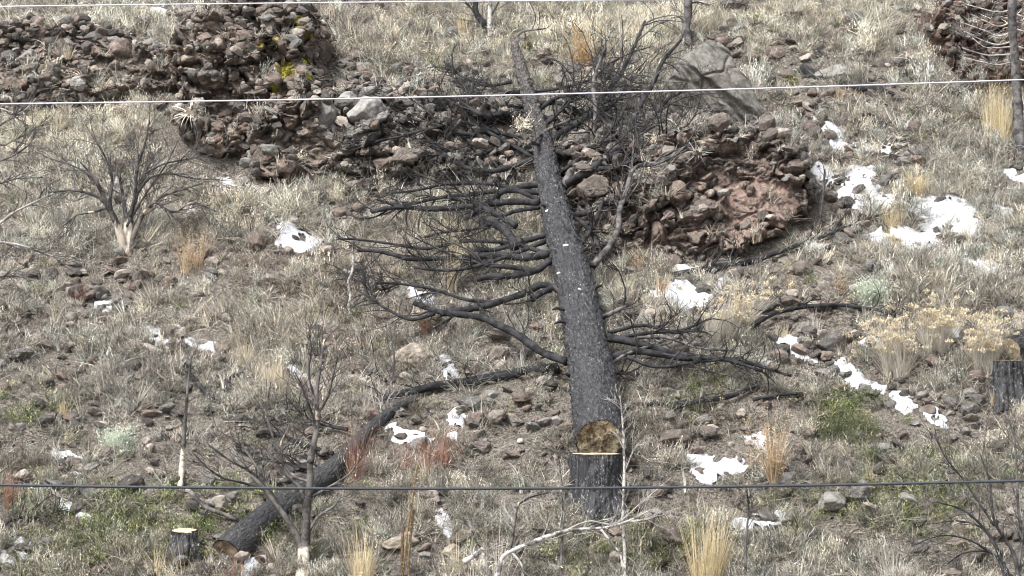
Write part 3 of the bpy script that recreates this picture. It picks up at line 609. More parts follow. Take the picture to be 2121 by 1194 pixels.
# individual scattered rocks (sizes 16-46 px), where the slope is stony
cnt = 0; tries = 0
while cnt < 215 and tries < 6000:
    tries += 1
    px, py = rng.uniform(0, 2121), rng.uniform(5, 1190)
    if rng.random() > 0.25 + 0.8 * float(zone(Z_ROCK, px, py)): continue
    wv = float(16 + 34 * rng.random() ** 1.8)
    if any(math.hypot(px - a, (py - b) * 1.4) < (wv + c) * 0.5 for a, b, c in used_rocks): continue
    colour = list(RC)[int(rng.choice(7, p=(0.2, 0.27, 0.22, 0.06, 0.15, 0.06, 0.04)))]
    rock(px, py, wv, wv * rng.uniform(0.5, 0.85), colour); cnt += 1

# ------------------------------------------------------------------ instanced ground cover (stuff)
def scatter_group(name, protos, P, rot, scl, idx, col, label, cat):
    coll = bpy.data.collections.new(name + '_sources')
    for i, me in enumerate(protos):
        o = bpy.data.objects.new('%s_source_%02d' % (name, i), me); coll.objects.link(o)
    me = bpy.data.meshes.new(name); n = len(P); me.vertices.add(n); me.vertices.foreach_set('co', np.asarray(P, np.float32).ravel())
    a = me.attributes.new('rot', 'FLOAT_VECTOR', 'POINT'); a.data.foreach_set('vector', np.asarray(rot, np.float32).ravel())
    a = me.attributes.new('scl', 'FLOAT_VECTOR', 'POINT'); a.data.foreach_set('vector', np.asarray(scl, np.float32).ravel())
    a = me.attributes.new('idx', 'INT', 'POINT'); a.data.foreach_set('value', np.asarray(idx, np.int32))
    a = me.attributes.new('col', 'FLOAT_COLOR', 'POINT'); a.data.foreach_set('color', np.concatenate([col, np.ones((n, 1))], 1).astype(np.float32).ravel())
    ob = obj(name, me)
    ng = bpy.data.node_groups.new(name, 'GeometryNodeTree')
    ng.interface.new_socket('Geometry', in_out='INPUT', socket_type='NodeSocketGeometry'); ng.interface.new_socket('Geometry', in_out='OUTPUT', socket_type='NodeSocketGeometry')
    gi_, go_ = ng.nodes.new('NodeGroupInput'), ng.nodes.new('NodeGroupOutput')
    ci = ng.nodes.new('GeometryNodeCollectionInfo'); ci.inputs['Collection'].default_value = coll; ci.inputs['Separate Children'].default_value = True; ci.inputs['Reset Children'].default_value = True
    ip = ng.nodes.new('GeometryNodeInstanceOnPoints'); ip.inputs['Pick Instance'].default_value = True
    def na(nm, ty):
        x = ng.nodes.new('GeometryNodeInputNamedAttribute'); x.data_type = ty; x.inputs['Name'].default_value = nm; return x.outputs['Attribute']
    L = ng.links.new
    L(gi_.outputs[0], ip.inputs['Points']); L(ci.outputs[0], ip.inputs['Instance']); L(na('idx', 'INT'), ip.inputs['Instance Index'])
    L(na('rot', 'FLOAT_VECTOR'), ip.inputs['Rotation']); L(na('scl', 'FLOAT_VECTOR'), ip.inputs['Scale']); L(ip.outputs[0], go_.inputs[0])
    md = ob.modifiers.new('scatter', 'NODES'); md.node_group = ng
    tag(ob, label, cat, kind='stuff'); return ob
def ground_points(n, ymin=-3.2, ymax=12.2):
    x = rng.uniform(-7.8, 7.8, n); y = ymin + (ymax - ymin) * rng.random(n)
    P = np.stack([x, y, zg(x, y)], 1)
    return P
def lift_outcrops(P):     # raise points that fall on an outcrop; return also whether they do
    on = np.zeros(len(P), bool)
    for b, o in zip(bvs[1:], [ob for ob in bpy.data.objects if ob.name.startswith('rock_outcrop')]):
        me = o.data; co_ = np.array([v[:] for v in (me.vertices[0].co, )])
        n = len(me.vertices); a = np.empty(n * 3, np.float32); me.vertices.foreach_get('co', a); a = a.reshape(-1, 3) + np.array(o.location)
        m = np.where((P[:, 0] > a[:, 0].min()) & (P[:, 0] < a[:, 0].max()) & (P[:, 1] > a[:, 1].min() - .1) & (P[:, 1] < a[:, 1].max()))[0]
        for k in m:
            h = b.ray_cast(Vector((P[k, 0], P[k, 1], 40)), Vector((0, 0, -1)))
            if h[0] is not None and h[0][2] > P[k, 2]: P[k, 2] = h[0][2]; on[k] = True
    return on

def face_points(m):          # stones set in the outcrop faces
    out = []
    for b, ob in zip(bvs[1:], [ob for ob in bpy.data.objects if ob.name.startswith('rock_outcrop')]):
        me = ob.data; a = np.empty(len(me.vertices) * 3, np.float32); me.vertices.foreach_get('co', a); a = a.reshape(-1, 3) + np.array(ob.location)
        lo, hi = a.min(0), a.max(0); k = int(m * (hi[0] - lo[0]) * (hi[2] - lo[2]) / 9)
        for _ in range(k):
            x, z = rng.uniform(lo[0], hi[0]), rng.uniform(lo[2], hi[2]); h = b.ray_cast(Vector((x, -20, z)), Vector((0, 1, 0)))
            if h[0] is None or h[0][2] < zg(np.array([h[0][0]]), np.array([h[0][1]]))[0] - .02: continue
            px, py = to_px(np.array([h[0][:]]))
            if 1480 < px[0] < 1665 and 350 < py[0] < 500 and rng.random() < .93: continue
            if any(math.hypot(px[0] - a, py[0] - b) < r * 1.3 for a, b, r in LICH): continue
            out.append((h[0][0], h[0][1] + .022, h[0][2]))
    return np.array(out)
def tuft_proto(kind, seed):
    global rng
    r_ = np.random.default_rng(seed)
    if kind == 'curl':
        n = 40; az = r_.uniform(0, 6.28, n); rr = 0.05 * np.sqrt(r_.random(n))
        b = np.stack([np.cos(az) * rr, np.sin(az) * rr, np.zeros(n) - 0.01], 1)
        V, F, A, _ = blades(b, az + r_.normal(0, .7, n), r_.uniform(0.1, 0.9, n), r_.uniform(0.4, 2.0, n), r_.uniform(0.06, 0.21, n), r_.uniform(0.0045, 0.0105, n), 4, r_.normal(0, .6, n))
    elif kind == 'flat':
        n = 30; az = r_.uniform(0, 6.28, n)
        b = np.stack([r_.normal(0, 0.08, n), r_.normal(0, 0.08, n), r_.uniform(0.0, 0.05, n)], 1)
        V, F, A, _ = blades(b, az, r_.uniform(1.1, 1.6, n), r_.uniform(-0.3, 0.5, n), r_.uniform(0.08, 0.28, n), r_.uniform(0.004, 0.009, n), 3)
    elif kind == 'straight':
        n = 26; az = r_.uniform(0, 6.28, n); rr = 0.035 * np.sqrt(r_.random(n)); b = np.stack([np.cos(az) * rr, np.sin(az) * rr, np.zeros(n)], 1)
        V, F, A, _ = blades(b, az, r_.uniform(0.0, 0.45, n), r_.uniform(0.1, 0.8, n), r_.uniform(0.10, 0.26, n), r_.uniform(0.004, 0.008, n), 3)
    elif kind == 'scrub':          # stiff branching little stems with tiny seed heads
        n = 16; az = r_.uniform(0, 6.28, n); b = np.stack([r_.normal(0, .02, n), r_.normal(0, .02, n), np.zeros(n)], 1)
        a1 = blades(b, az, r_.uniform(0.1, 0.8, n), r_.uniform(-.3, .4, n), r_.uniform(0.08, 0.2, n), np.full(n, 0.0065), 3)
        parts = [a1[:3]]; P = a1[3]
        q = np.concatenate([P[:, k] for k in (1, 2, 3)] * 2); m = len(q)
        a2 = blades(q, r_.uniform(0, 6.28, m), r_.uniform(0.2, 1.0, m), r_.uniform(-.5, .5, m), r_.uniform(0.03, 0.08, m), np.full(m, 0.005), 2)
        parts.append(a2[:3]); q = a2[3][:, -1]; m = len(q)
        a3 = blades(q - np.array((0, 0, .003)), r_.uniform(0, 6.28, m), r_.uniform(0, 1.5, m), r_.uniform(0, 1, m), r_.uniform(0.008, 0.016, m), r_.uniform(0.006, 0.011, m), 1)
        parts.append(a3[:3]); V, F, A = merge(parts)
    else:                          # leafy green shoots
        n = 14; az = r_.uniform(0, 6.28, n); b = np.stack([r_.normal(0, .05, n), r_.normal(0, .05, n), np.zeros(n)], 1)
        a1 = blades(b, az, r_.uniform(0.1, 0.7, n), r_.uniform(0, .5, n), r_.uniform(0.07, 0.16, n), np.full(n, 0.003), 3)
        parts = [a1[:3]]; q = np.concatenate([a1[3][:, k] for k in (1, 2, 3, 3)] * 2); m = len(q); q = q + r_.normal(0, .008, (m, 3))
        a2 = blades(q, r_.uniform(0, 6.28, m), r_.uniform(0.3, 1.3, m), r_.uniform(0, .6, m), r_.uniform(0.018, 0.036, m), r_.uniform(0.007, 0.012, m), 2)
        parts.append(a2[:3]); V, F, A = merge(parts)
    return mesh('tuft_' + kind, V, F, M['blade'], dict(bv=A), sm=False)
PROTO = [tuft_proto('curl', i) for i in range(4)] + [tuft_proto('flat', 10 + i) for i in range(3)] + [tuft_proto('straight', 20 + i) for i in range(3)] + [tuft_proto('scrub', 30 + i) for i in range(3)]
PG = [tuft_proto('leafy', 40 + i) for i in range(4)]
def rnd(n, m): return rng.choice(m, n)
def grass():
    P = ground_points(84000); px, py = to_px(P)
    q = P * np.array((1, 1, 0)); patch = fbm(q / 0.5, 3, 201); patch2 = fbm(q / 0.22 + 5, 2, 301); big = fbm(q / 1.6, 2, 401)
    straw, rock_, bare, green, red = (zone(z, px, py) for z in (Z_STRAW, Z_ROCK, Z_BARE, Z_GREEN, Z_RED))
    dens = 0.60 + 0.35 * straw - 0.30 * np.minimum(rock_, 1.5) - 0.3 * bare + 1.0 * patch + 1.1 * patch2 - 0.12 * (py > 800)
    keep = rng.random(len(P)) < np.clip(dens, 0.05, 1)
    keep &= ~(in_snow(P[:, 0], P[:, 1]) & (rng.random(len(P)) > 0.28))
    P, px, py, straw, red, green, rock_ = (a[keep] for a in (P, px, py, straw, red, green, rock_)); patch, big = patch[keep], big[keep]
    on = lift_outcrops(P); k2 = ~on | (rng.random(len(P)) < 0.22)
    P, px, py, straw, red, green, rock_, patch, big = (a[k2] for a in (P, px, py, straw, red, green, rock_, patch, big)); n = len(P)
    r = rng.random(n); kind = np.where(r < 0.40, rnd(n, [0, 1, 2, 3]), np.where(r < 0.68, rnd(n, [4, 5, 6]), np.where(r < 0.68 + 0.08 + 0.1 * np.clip(straw, 0, 1), rnd(n, [7, 8, 9]), rnd(n, [10, 11, 12]))))
    c0 = np.array([(0.70, 0.65, 0.55), (0.64, 0.635, 0.57), (0.78, 0.72, 0.60), (0.50, 0.46, 0.41), (0.56, 0.57, 0.50)])[rnd(n, 5)]
    c0 = c0 * (1 + 0.2 * straw[:, None] * np.array((1, 0.97, 0.85)))
    rd = np.clip(red * 0.8 + 0.35 * big, 0, .85)[:, None] * (rng.random(n) < 0.6)[:, None]; c0 = c0 * (1 - rd) + np.array((0.42, 0.335, 0.28)) * rd
    gr = np.clip(green * 0.4, 0, .45)[:, None]; c0 = c0 * (1 - gr) + np.array((0.27, 0.27, 0.14)) * gr
    c0 = c0 * rng.uniform(0.45, 1.25, n)[:, None] * (1 - 0.14 * (py > 700))[:, None]
    s = rng.uniform(0.5, 1.2, n) * (1 + 0.1 * straw) * (1 + 0.5 * patch)
    rot = np.stack([rng.normal(0.30, 0.3, n), rng.normal(0, 0.25, n), rng.uniform(0, 6.28, n)], 1)
    scatter_group('dry_grass', PROTO, P, rot, np.stack([s, s, s * rng.uniform(.6, 1.1, n)], 1), kind, c0, 'matted pale dry grass and low grey scrub covering the hillside', 'dry grass')
    # leafy green ground cover
    P = ground_points(26000); px, py = to_px(P); q = P * np.array((1, 1, 0))
    d = 0.85 * zone(Z_GREEN, px, py) + 0.5 * fbm(q / 0.35, 3, 222) - 0.28
    k = (rng.random(len(P)) < np.clip(d, 0.012, 0.9)) & ~in_snow(P[:, 0], P[:, 1]); P = P[k]; n = len(P)
    c = np.array([(0.19, 0.22, 0.10), (0.30, 0.33, 0.16), (0.14, 0.17, 0.08), (0.36, 0.36, 0.2)])[rnd(n, 4)] * rng.uniform(.8, 1.25, n)[:, None]
    s = rng.uniform(0.6, 1.15, n); rot = np.stack([rng.normal(0.2, 0.25, n), rng.normal(0, 0.2, n), rng.uniform(0, 6.28, n)], 1)
    scatter_group('green_ground_cover', PG, P, rot, np.stack([s, s, s], 1), rnd(n, [0, 1, 2, 3]), c, 'low leafy green plants creeping over the lower slope', 'ground cover')
    # small stones
    P = ground_points(26000); px, py = to_px(P); q = P * np.array((1, 1, 0))
    d = 0.12 + 0.55 * zone(Z_ROCK, px, py) + 0.4 * fbm(q / 0.5, 3, 333) + 0.12 * (py > 600)
    k = (rng.random(len(P)) < np.clip(d, 0.03, 0.9)); P = P[k]; lift_outcrops(P); n = len(P)
    ST = [rock_mesh(300 + i, ICO3 if i < 4 else ICO2, M['stone'], 9, 0.10, 'stone') for i in range(7)]
    for me in ST: me.polygons.foreach_set('use_smooth', np.zeros(len(me.polygons), dtype=bool))
    c = np.array([(0.085, 0.078, 0.07), (0.12, 0.102, 0.09), (0.145, 0.115, 0.098), (0.16, 0.152, 0.142), (0.25, 0.22, 0.19), (0.075, 0.067, 0.06)])[rnd(n, 6)] * rng.uniform(.7, 1.25, n)[:, None]
    s = 0.016 + 0.10 * rng.random(n) ** 2.4; P[:, 2] += s * 0.45
    EX = face_points(2600); e = len(EX); se = 0.010 + 0.085 * rng.random(e) ** 3; P = np.concatenate([P, EX]); s = np.concatenate([s, se]); c = np.concatenate([c, (c[:e] if e <= n else c[rnd(e, n)]) * 1.05]); n += e
    rot = rng.uniform(0, 6.28, (n, 3)) * np.array((0.1, 0.1, 1))
    scatter_group('small_stones', ST, P, rot, np.stack([s, s * rng.uniform(.7, 1, n), s * rng.uniform(.6, 1, n)], 1), rnd(n, range(7)), c, 'small brown and grey stones strewn between the grass', 'stones')
grass()

# ------------------------------------------------------------------ generic growth of bare twigs
def grow(out, p, d, L, r, lev, g_, r_, up=0.0, wander=0.25, curl=0.0, K=7, ratio=0.6, nch=(3, 5), ang=(0.4, 0.9), tmin=0.25):
    pts = [np.array(p, float)]; d = np.array(d, float); d /= np.linalg.norm(d) + 1e-9
    ax = r_.normal(size=3); ax /= np.linalg.norm(ax)
    for k in range(K - 1):
        d = d + wander * 0.5 * r_.normal(size=3) + np.array((0, 0, up)) + curl * np.cross(ax, d); d /= np.linalg.norm(d) + 1e-9
        pts.append(pts[-1] + d * L / (K - 1))
    pts = np.array(pts); rad = np.linspace(r, r * 0.35, K); out.append((pts, rad, lev))
    if lev > 0:
        for _ in range(int(r_.integers(nch[0], nch[1] + 1))):
            t = r_.uniform(tmin, 1.0); i = min(int(t * (K - 1)), K - 2); dd = pts[i + 1] - pts[i]; dd /= np.linalg.norm(dd) + 1e-9
            v = r_.normal(size=3); v -= dd * (v @ dd); v /= np.linalg.norm(v) + 1e-9; a = r_.uniform(*ang)
            nd = dd * math.cos(a) + v * math.sin(a)
            grow(out, pts[i] + (pts[i + 1] - pts[i]) * (t * (K - 1) - i if i < K - 2 else 0.5), nd, L * ratio * r_.uniform(0.6, 1.2) * (1 - 0.4 * t), rad[i] * 0.62, lev - 1, g_, r_, up, wander, curl, K, ratio, nch, ang, 0.2)
def tube_mesh(name, lst, mat, org, m=4, rmin=0.0016):
    P = np.stack([a[0] for a in lst]) - np.asarray(org); Rr = np.maximum(np.stack([a[1] for a in lst]), rmin)
    V, Fs, tc = tubes(P, Rr, m); return mesh(name, V, Fs, mat, dict(tc=tc))

# ------------------------------------------------------------------ trunks
def log_mesh(name, pts, rad, mat, org, k=200, m=56, bark=0.012, elong=6.0, seed=1, knots=True, furrow=0.0):
    pts, rad = resample(pts, rad, k); pts = pts - np.asarray(org)
    V, Fs, tc = tubes(pts[None], rad[None], m)
    cen = np.repeat(pts, m, 0); out = V - cen; ln = np.linalg.norm(out, axis=1, keepdims=True) + 1e-9; out /= ln
    q = np.stack([tc[:, 0] / 0.05, tc[:, 1] / 0.05, tc[:, 2] / (0.05 * elong / 2)], 1); q = q + 0.5 * np.stack([vn(q * .9 + 31 * j, seed + j) for j in range(3)], 1)
    f1, f2, _ = worley(q, seed); plate = np.clip((f2 - f1) * 3, 0, 1)
    dsp = bark * (plate - 0.5) * 0.9 + bark * 1.2 * fbm(q * np.array((1.2, 1.2, .7)), 4, seed)
    if furrow:
        ang = np.arctan2(tc[:, 1], tc[:, 0]); cc = np.stack([np.cos(ang) * 4.2, np.sin(ang) * 4.2, tc[:, 2] * 1.1], 1)
        rg = 1 - np.abs(fbm(cc * 1.6, 3, seed + 5)) * 2.6; dsp = dsp - furrow * 1.2 * np.clip(rg, 0, 1) ** 2 + furrow * 0.7 * vn(cc * .6, seed) + furrow * .4 * fbm(cc * np.array((3, 3, 5)), 2, seed + 2)
    V = V + out * dsp[:, None] * np.minimum(1, np.repeat(rad, m) / 0.08)[:, None]
    return mesh(name, V, Fs, mat, dict(tc=tc)), V, pts, rad
def disc(name, ring, mat, org_shift, normal_push=0.0, mat_rough=0.01, inset=0.93):
    """ragged cut face filling the ring of verts (m,3)"""
    c = ring.mean(0); m = len(ring); K = 14; V = [c]; 
    a = ring - c; nrm = np.cross(a[0], a[m // 4]); nrm /= np.linalg.norm(nrm)
    for k in range(1, K + 1):
        V += list(c + a * inset * k / K)
    V = np.array(V); V[1:] += nrm * (mat_rough * fbm(V[1:] * 22, 3, 4))[:, None]; V += nrm * normal_push
    F3 = np.array([[0, 1 + i, 1 + (i + 1) % m] for i in range(m)]); F4 = []
    for k in range(K - 1):
        b0, b1 = 1 + k * m, 1 + (k + 1) * m
        F4 += [[b0 + i, b1 + i, b1 + (i + 1) % m, b0 + (i + 1) % m] for i in range(m)]
    return mesh(name, V, [F3, np.array(F4)], mat, sm=False), nrm

# ---- the fallen tree
TY0, TZ0, TM = 0.34, 0.0, 0.603
def tp(px, py): return on_plane(px, py, TY0, TZ0, TM)
TR = [(1242, 914, 106), (1234, 840, 102), (1226, 775, 97), (1211, 700, 90), (1194, 600, 84), (1167, 500, 71), (1143, 400, 56), (1123, 300, 46), (1103, 230, 35), (1092, 190, 29), (1079, 140, 23), (1068, 100, 17), (1062, 78, 10)]
tpts = [tp(x, y) for x, y, w_ in TR]; trad = [w_ * 0.5 * pxm(p) for (x, y, w_), p in zip(TR, tpts)]
torg = tpts[0] - np.array((0, 0, .25))
tree = empty('fallen_tree', torg); tag(tree, 'long charred black conifer felled uphill from the tall stump, branches spread both sides', 'fallen tree')
me, V, pts, rad = log_mesh('trunk', tpts, [r * .95 for r in trad], M['char'], torg, 900, 96, 0.021, 2.6, 3)
trunk = obj('trunk', me, tree)
ring = V[:96]; dm, nr = disc('cut_face', ring, M['cutdark'], 0, 0, 0.02, 0.97)
cf = obj('cut_face', dm, tree); tag(cf, 'dark weathered sawn butt face with a pale blotch')
# splintered lip: thicker bark edge
trng = np.random.default_rng(11)
def tree_branch(pxs, w0, w1, k=1.0, lift=0.10, mat='branch', tw=12, seed=0, tl=0.35, twm='twig', name='branch', tmin=0.2, parent=None, org=None, curl=0.22, up=0.04, keepend=False):
    """pxs: traced path; k=1 follows the plane of the trunk, smaller k keeps the depth of the foot"""
    parent = parent or tree; org = torg if org is None else org
    r_ = np.random.default_rng(seed + 500)
    P0 = tp(*pxs[0]); pts = [P0]
    for q in pxs[1:]:
        pl = tp(*q); gr = cast(*q); y = min(P0[1] + k * (pl[1] - P0[1]), gr[1] - lift)
        pts.append(at_y(q[0], q[1], y))
    n = len(pts); wr = np.linspace(w0, w1 * 1.15, n) * 0.62 * pxm(P0)
    K = 40; pp, rr = resample(pts, wr, K); pp = pp + 0.012 * np.stack([fbm(pp * 4 + i * 9, 2, seed) for i in range(3)], 1) * np.linspace(0, 1, K)[:, None]
    rr = rr * (1 + 0.16 * vn(np.stack([np.arange(K) * 0.9, np.zeros(K), np.zeros(K)], 1), seed))
    V, Fs, tc = tubes((pp - org)[None], rr[None], 9, cap=True)
    b = obj(name, mesh(name, V, Fs, M[mat], dict(tc=tc)), parent)
    lst = []
    for _ in range(tw):
        t = r_.uniform(tmin, 1) ** 0.8; i = min(int(t * (K - 1)), K - 2); dd = pp[i + 1] - pp[i]; dd /= np.linalg.norm(dd) + 1e-9
        v = r_.normal(size=3) * np.array((1, 0.8, 1)); v -= dd * (v @ dd); v /= np.linalg.norm(v) + 1e-9; a = r_.uniform(0.35, 1.2)
        L = tl * r_.uniform(0.4, 1.5); big = r_.random() < 0.3
        grow(lst, pp[i], dd * math.cos(a) + v * math.sin(a), L * (1.5 if big else 1), min(rr[i] * 0.6, 0.013 if big else 0.007), 2 if big else 1, 0, r_, up, 0.2, curl, 7, 0.6, (1, 4), (0.35, 1.0))
    if tw:
        t_ = obj('twigs', tube_mesh('twigs', lst, M[twm], org, 4, 0.0024), b)
    return b
BL = [([(1117,421),(1068,418),(1018,423),(951,430),(888,433),(820,430),(770,440)],13,6,1,.06),
 ([(1117,382),(1068,390),(1035,401),(1001,427),(968,453)],11,8,1,.12),
 ([(1136,526),(1085,534),(1035,529),(985,532),(918,536),(854,537),(800,524),(740,520)],13,5,1,.08),
 ([(1142,539),(1109,561),(1062,571),(1018,574),(986,578)],12,9,1,.05),
 ([(1163,600),(1122,591),(1085,608),(1018,631),(968,641),(912,651)],13,10,1,.12),
 ([(1174,750),(1119,728),(1079,698),(1035,675),(985,656),(916,648),(860,628)],15,8,1,.03),
 ([(1140,600),(1120,607),(1102,621)],10,10,1,.03),
 ([(1132,487),(1085,500),(1035,516),(990,520)],10,6,1,.05),
 ([(1068,512),(1052,484),(1030,466),(1003,456)],15,13,1,.03),
 ([(1100,560),(1050,553),(1010,550),(965,540)],9,5,1,.03),
 ([(1089,258),(1035,250),(991,235),(951,211),(901,191),(878,162)],10,3,.8,.1),
 ([(1103,308),(1062,307),(1022,295),(991,283),(948,275),(895,256)],12,4,.8,.1),
 ([(1105,332),(1062,345),(1018,355),(968,348),(931,328),(888,291)],12,4,1,.05),
 ([(1078,221),(1035,218),(995,204),(968,184),(888,171)],9,3,.9,.08),
 ([(1078,191),(1042,191),(1020,188)],7,4,1,.05),
 ([(1085,250),(1065,248),(1028,224),(1001,201)],9,4,.8,.1),
 ([(1110,330),(1040,290),(968,255),(901,265),(834,281),(717,308)],7,3,1,.15),
 ([(1118,430),(1060,440),(1000,470),(930,480),(880,490)],8,3,1,.05),
 ([(1117,415),(1040,385),(940,380),(860,395),(800,400)],8,3,1,.08),
 ([(1136,527),(1060,505),(960,500),(880,515),(780,500),(700,495)],8,3,1,.06),
 ([(1030,628),(960,620),(900,600),(840,590),(780,585)],7,3,1,.06),
 ([(900,650),(850,662),(800,640),(740,600)],7,3,1,.05)]
BL += [([(1080,235),(1030,238),(980,245),(930,240),(890,222)],9,3,.9,.08),([(1098,290),(1050,280),(1000,262),(950,232),(920,205)],9,3,.8,.1),([(1092,275),(1040,300),(990,320),(930,312),(880,330)],9,3,.9,.06),([(1118,400),(1050,395),(980,402),(900,412),(830,425),(780,415)],10,4,1,.05),
 ([(1068,468),(1020,440),(980,420),(930,410)],11,6,1,.04),([(1130,500),(1080,520),(1010,545),(940,560),(860,555)],9,4,1,.04),([(1060,170),(1010,178),(960,160),(930,140)],6,3,.8,.08)]
for i, (p, a, b, k, l) in enumerate(BL): tree_branch(p, a, b, k, l, seed=i, tw=20 if i not in (3, 4, 6, 8) else 6, tl=0.29 if i < 10 else 0.34)
BRt = [([(1167,388),(1186,352),(1213,312),(1226,285),(1233,228),(1229,168),(1253,100)],15,4,.45,.1,'branchg'),
 ([(1170,384),(1216,355),(1249,332),(1283,305),(1306,261),(1336,201),(1357,168),(1373,127),(1412,82)],16,4,.4,.1,'branch'),
 ([(1140,291),(1179,265),(1223,235),(1249,201),(1283,157),(1313,100),(1335,45)],13,4,.4,.1,'branch'),
 ([(1122,300),(1105,295),(1132,271),(1182,248)],6,4,.3,.5,'branchg'),
 ([(1127,261),(1149,241),(1169,221),(1200,190)],9,4,.5,.1,'branch'),
 ([(1182,447),(1219,440),(1253,423),(1286,407),(1312,350),(1330,300)],11,4,.6,.1,'branch'),
 ([(1228,551),(1263,510),(1280,474),(1283,433),(1296,400),(1316,348),(1370,335),(1425,300)],12,4,.5,.1,'branchg'),
 ([(1239,662),(1269,648),(1305,630)],9,6,.8,.15,'branchg'),
 ([(1250,698),(1320,711),(1370,725),(1410,735),(1480,742),(1560,755),(1640,778)],14,4,1,.06,'branch'),
 ([(1262,742),(1320,728),(1410,742),(1500,745),(1580,770)],13,5,1,.04,'branch'),
 ([(1264,757),(1290,738),(1330,722),(1380,712)],7,3,.9,.12,'branchg'),
 ([(1255,705),(1337,691),(1410,685),(1470,660)],8,3,1,.08,'branch'),
 ([(1192,515),(1215,490),(1236,450),(1250,410)],10,5,.7,.1,'branch'),
 ([(1150,305),(1190,290),(1240,300),(1300,290),(1380,250)],9,3,.6,.1,'branch'),
 ([(1112,232),(1150,205),(1200,195),(1270,190)],8,3,.6,.1,'branch'),
 ([(1160,360),(1200,330),(1260,280),(1300,210),(1310,150)],9,3,.5,.1,'branch'),
 ([(1105,190),(1150,185),(1210,170),(1240,150)],6,3,.6,.1,'branch'),
 ([(1070,92),(1072,75),(1085,65),(1130,60)],6,2,.7,.05,'branchg'),
 ([(1300,740),(1360,760),(1450,750),(1540,740)],7,3,1,.04,'branch'),
 ([(1320,700),(1380,700),(1440,720),(1520,725)],6,3,1,.04,'branchg')]
BRt += [([(1150,315),(1190,320),(1240,330),(1290,310),(1340,260),(1390,200)],11,4,.6,.1,'branch'),([(1165,375),(1195,370),(1240,350),(1290,345),(1350,300),(1400,270)],11,4,.6,.08,'branch'),([(1110,215),(1160,215),(1210,235),(1260,225),(1300,180)],9,3,.6,.1,'branch'),([(1180,440),(1215,470),(1235,500),(1245,530)],9,5,.9,.06,'branch'),
 ([(1115,240),(1150,250),(1190,270),(1230,275)],8,4,.6,.1,'branch'),([(1260,690),(1330,675),(1400,690),(1450,680)],7,3,1,.1,'branch')]
for i, (p, a, b, k, l, mt) in enumerate(BRt): tree_branch(p, a, b, k, l, mt, seed=60 + i, tw=(4 if i in (3, 7, 12, 17) else 26 if p[0][1] < 600 else 12), tl=0.42 if p[0][1] < 600 else 0.28, twm='branchg' if i in (1, 2, 6) else 'twig', tmin=0.3, curl=0.25)
# broken stubs and pale limb scars on the trunk
def on_trunk(px, py):
    h = None; d = ray(px, py)
    b = BVHT.ray_cast(Vector(CAMP), Vector(d)); return (np.array(b[0]), np.array(b[1])) if b[0] is not None else (tp(px, py), np.array((0, -1, 0)))
tv = np.empty(len(trunk.data.vertices) * 3, np.float32); trunk.data.vertices.foreach_get('co', tv); tv = tv.reshape(-1, 3) + torg
BVHT = BVHTree.FromPolygons([tuple(v) for v in tv.tolist()], [list(p.vertices) for p in trunk.data.polygons])
for i, (x, y, w_) in enumerate([(1133, 437, 9), (1172, 509, 13), (1201, 513, 7), (1157, 566, 9), (1201, 600, 12), (1190, 720, 7), (1215, 660, 6)]):
    P, n_ = on_trunk(x, y); Vi, Fi = ICO3; n_ = n_ / np.linalg.norm(n_)
    a = np.cross(n_, (0.9, 0, 0.5)); a /= np.linalg.norm(a); bb = np.cross(n_, a); s = w_ * 0.5 * pxm(P)
    Vv = (Vi[:, :1] * a * s * 0.62 + Vi[:, 1:2] * bb * s + Vi[:, 2:3] * n_ * s * 0.45)
    Vv = Vv * (1 + 0.15 * fbm(Vi * 2, 2, i))[:, None] + P - torg
    o = obj('limb_scar', mesh('limb_scar', Vv, Fi, M['pale'] if i < 5 else M['charlog']), tree)
for i, (x, y, dx, dy, L, mt) in enumerate([(1160, 612, -22, -30, .16, 'branchg'), (1168, 640, -20, 2, .1, 'branch'), (1172, 665, -28, 8, .1, 'branch'), (1232, 600, 22, -12, .07, 'branch'), (1208, 520, 14, -8, .06, 'branch'), (1250, 660, 10, -6, .05, 'branch'), (1130, 430, -12, -6, .05, 'branch'), (1148, 560, 22, -26, .1, 'pale'), (1180, 780, -12, -4, .05, 'branch')]):
    P, n_ = on_trunk(x, y); e = P + np.array((dx, -8, -dy)) / np.linalg.norm((dx, 8, dy)) * L * 1.3
    pp, rr = resample([P - n_ * .03, (P + e) / 2 + np.array((0, -.01, .01)), e], [.02, .017, .008], 12)
    V, Fs, tc = tubes((pp - torg)[None], rr[None], 8, True); obj('branch_stub', mesh('branch_stub', V, Fs, M[mt], dict(tc=tc)), tree)

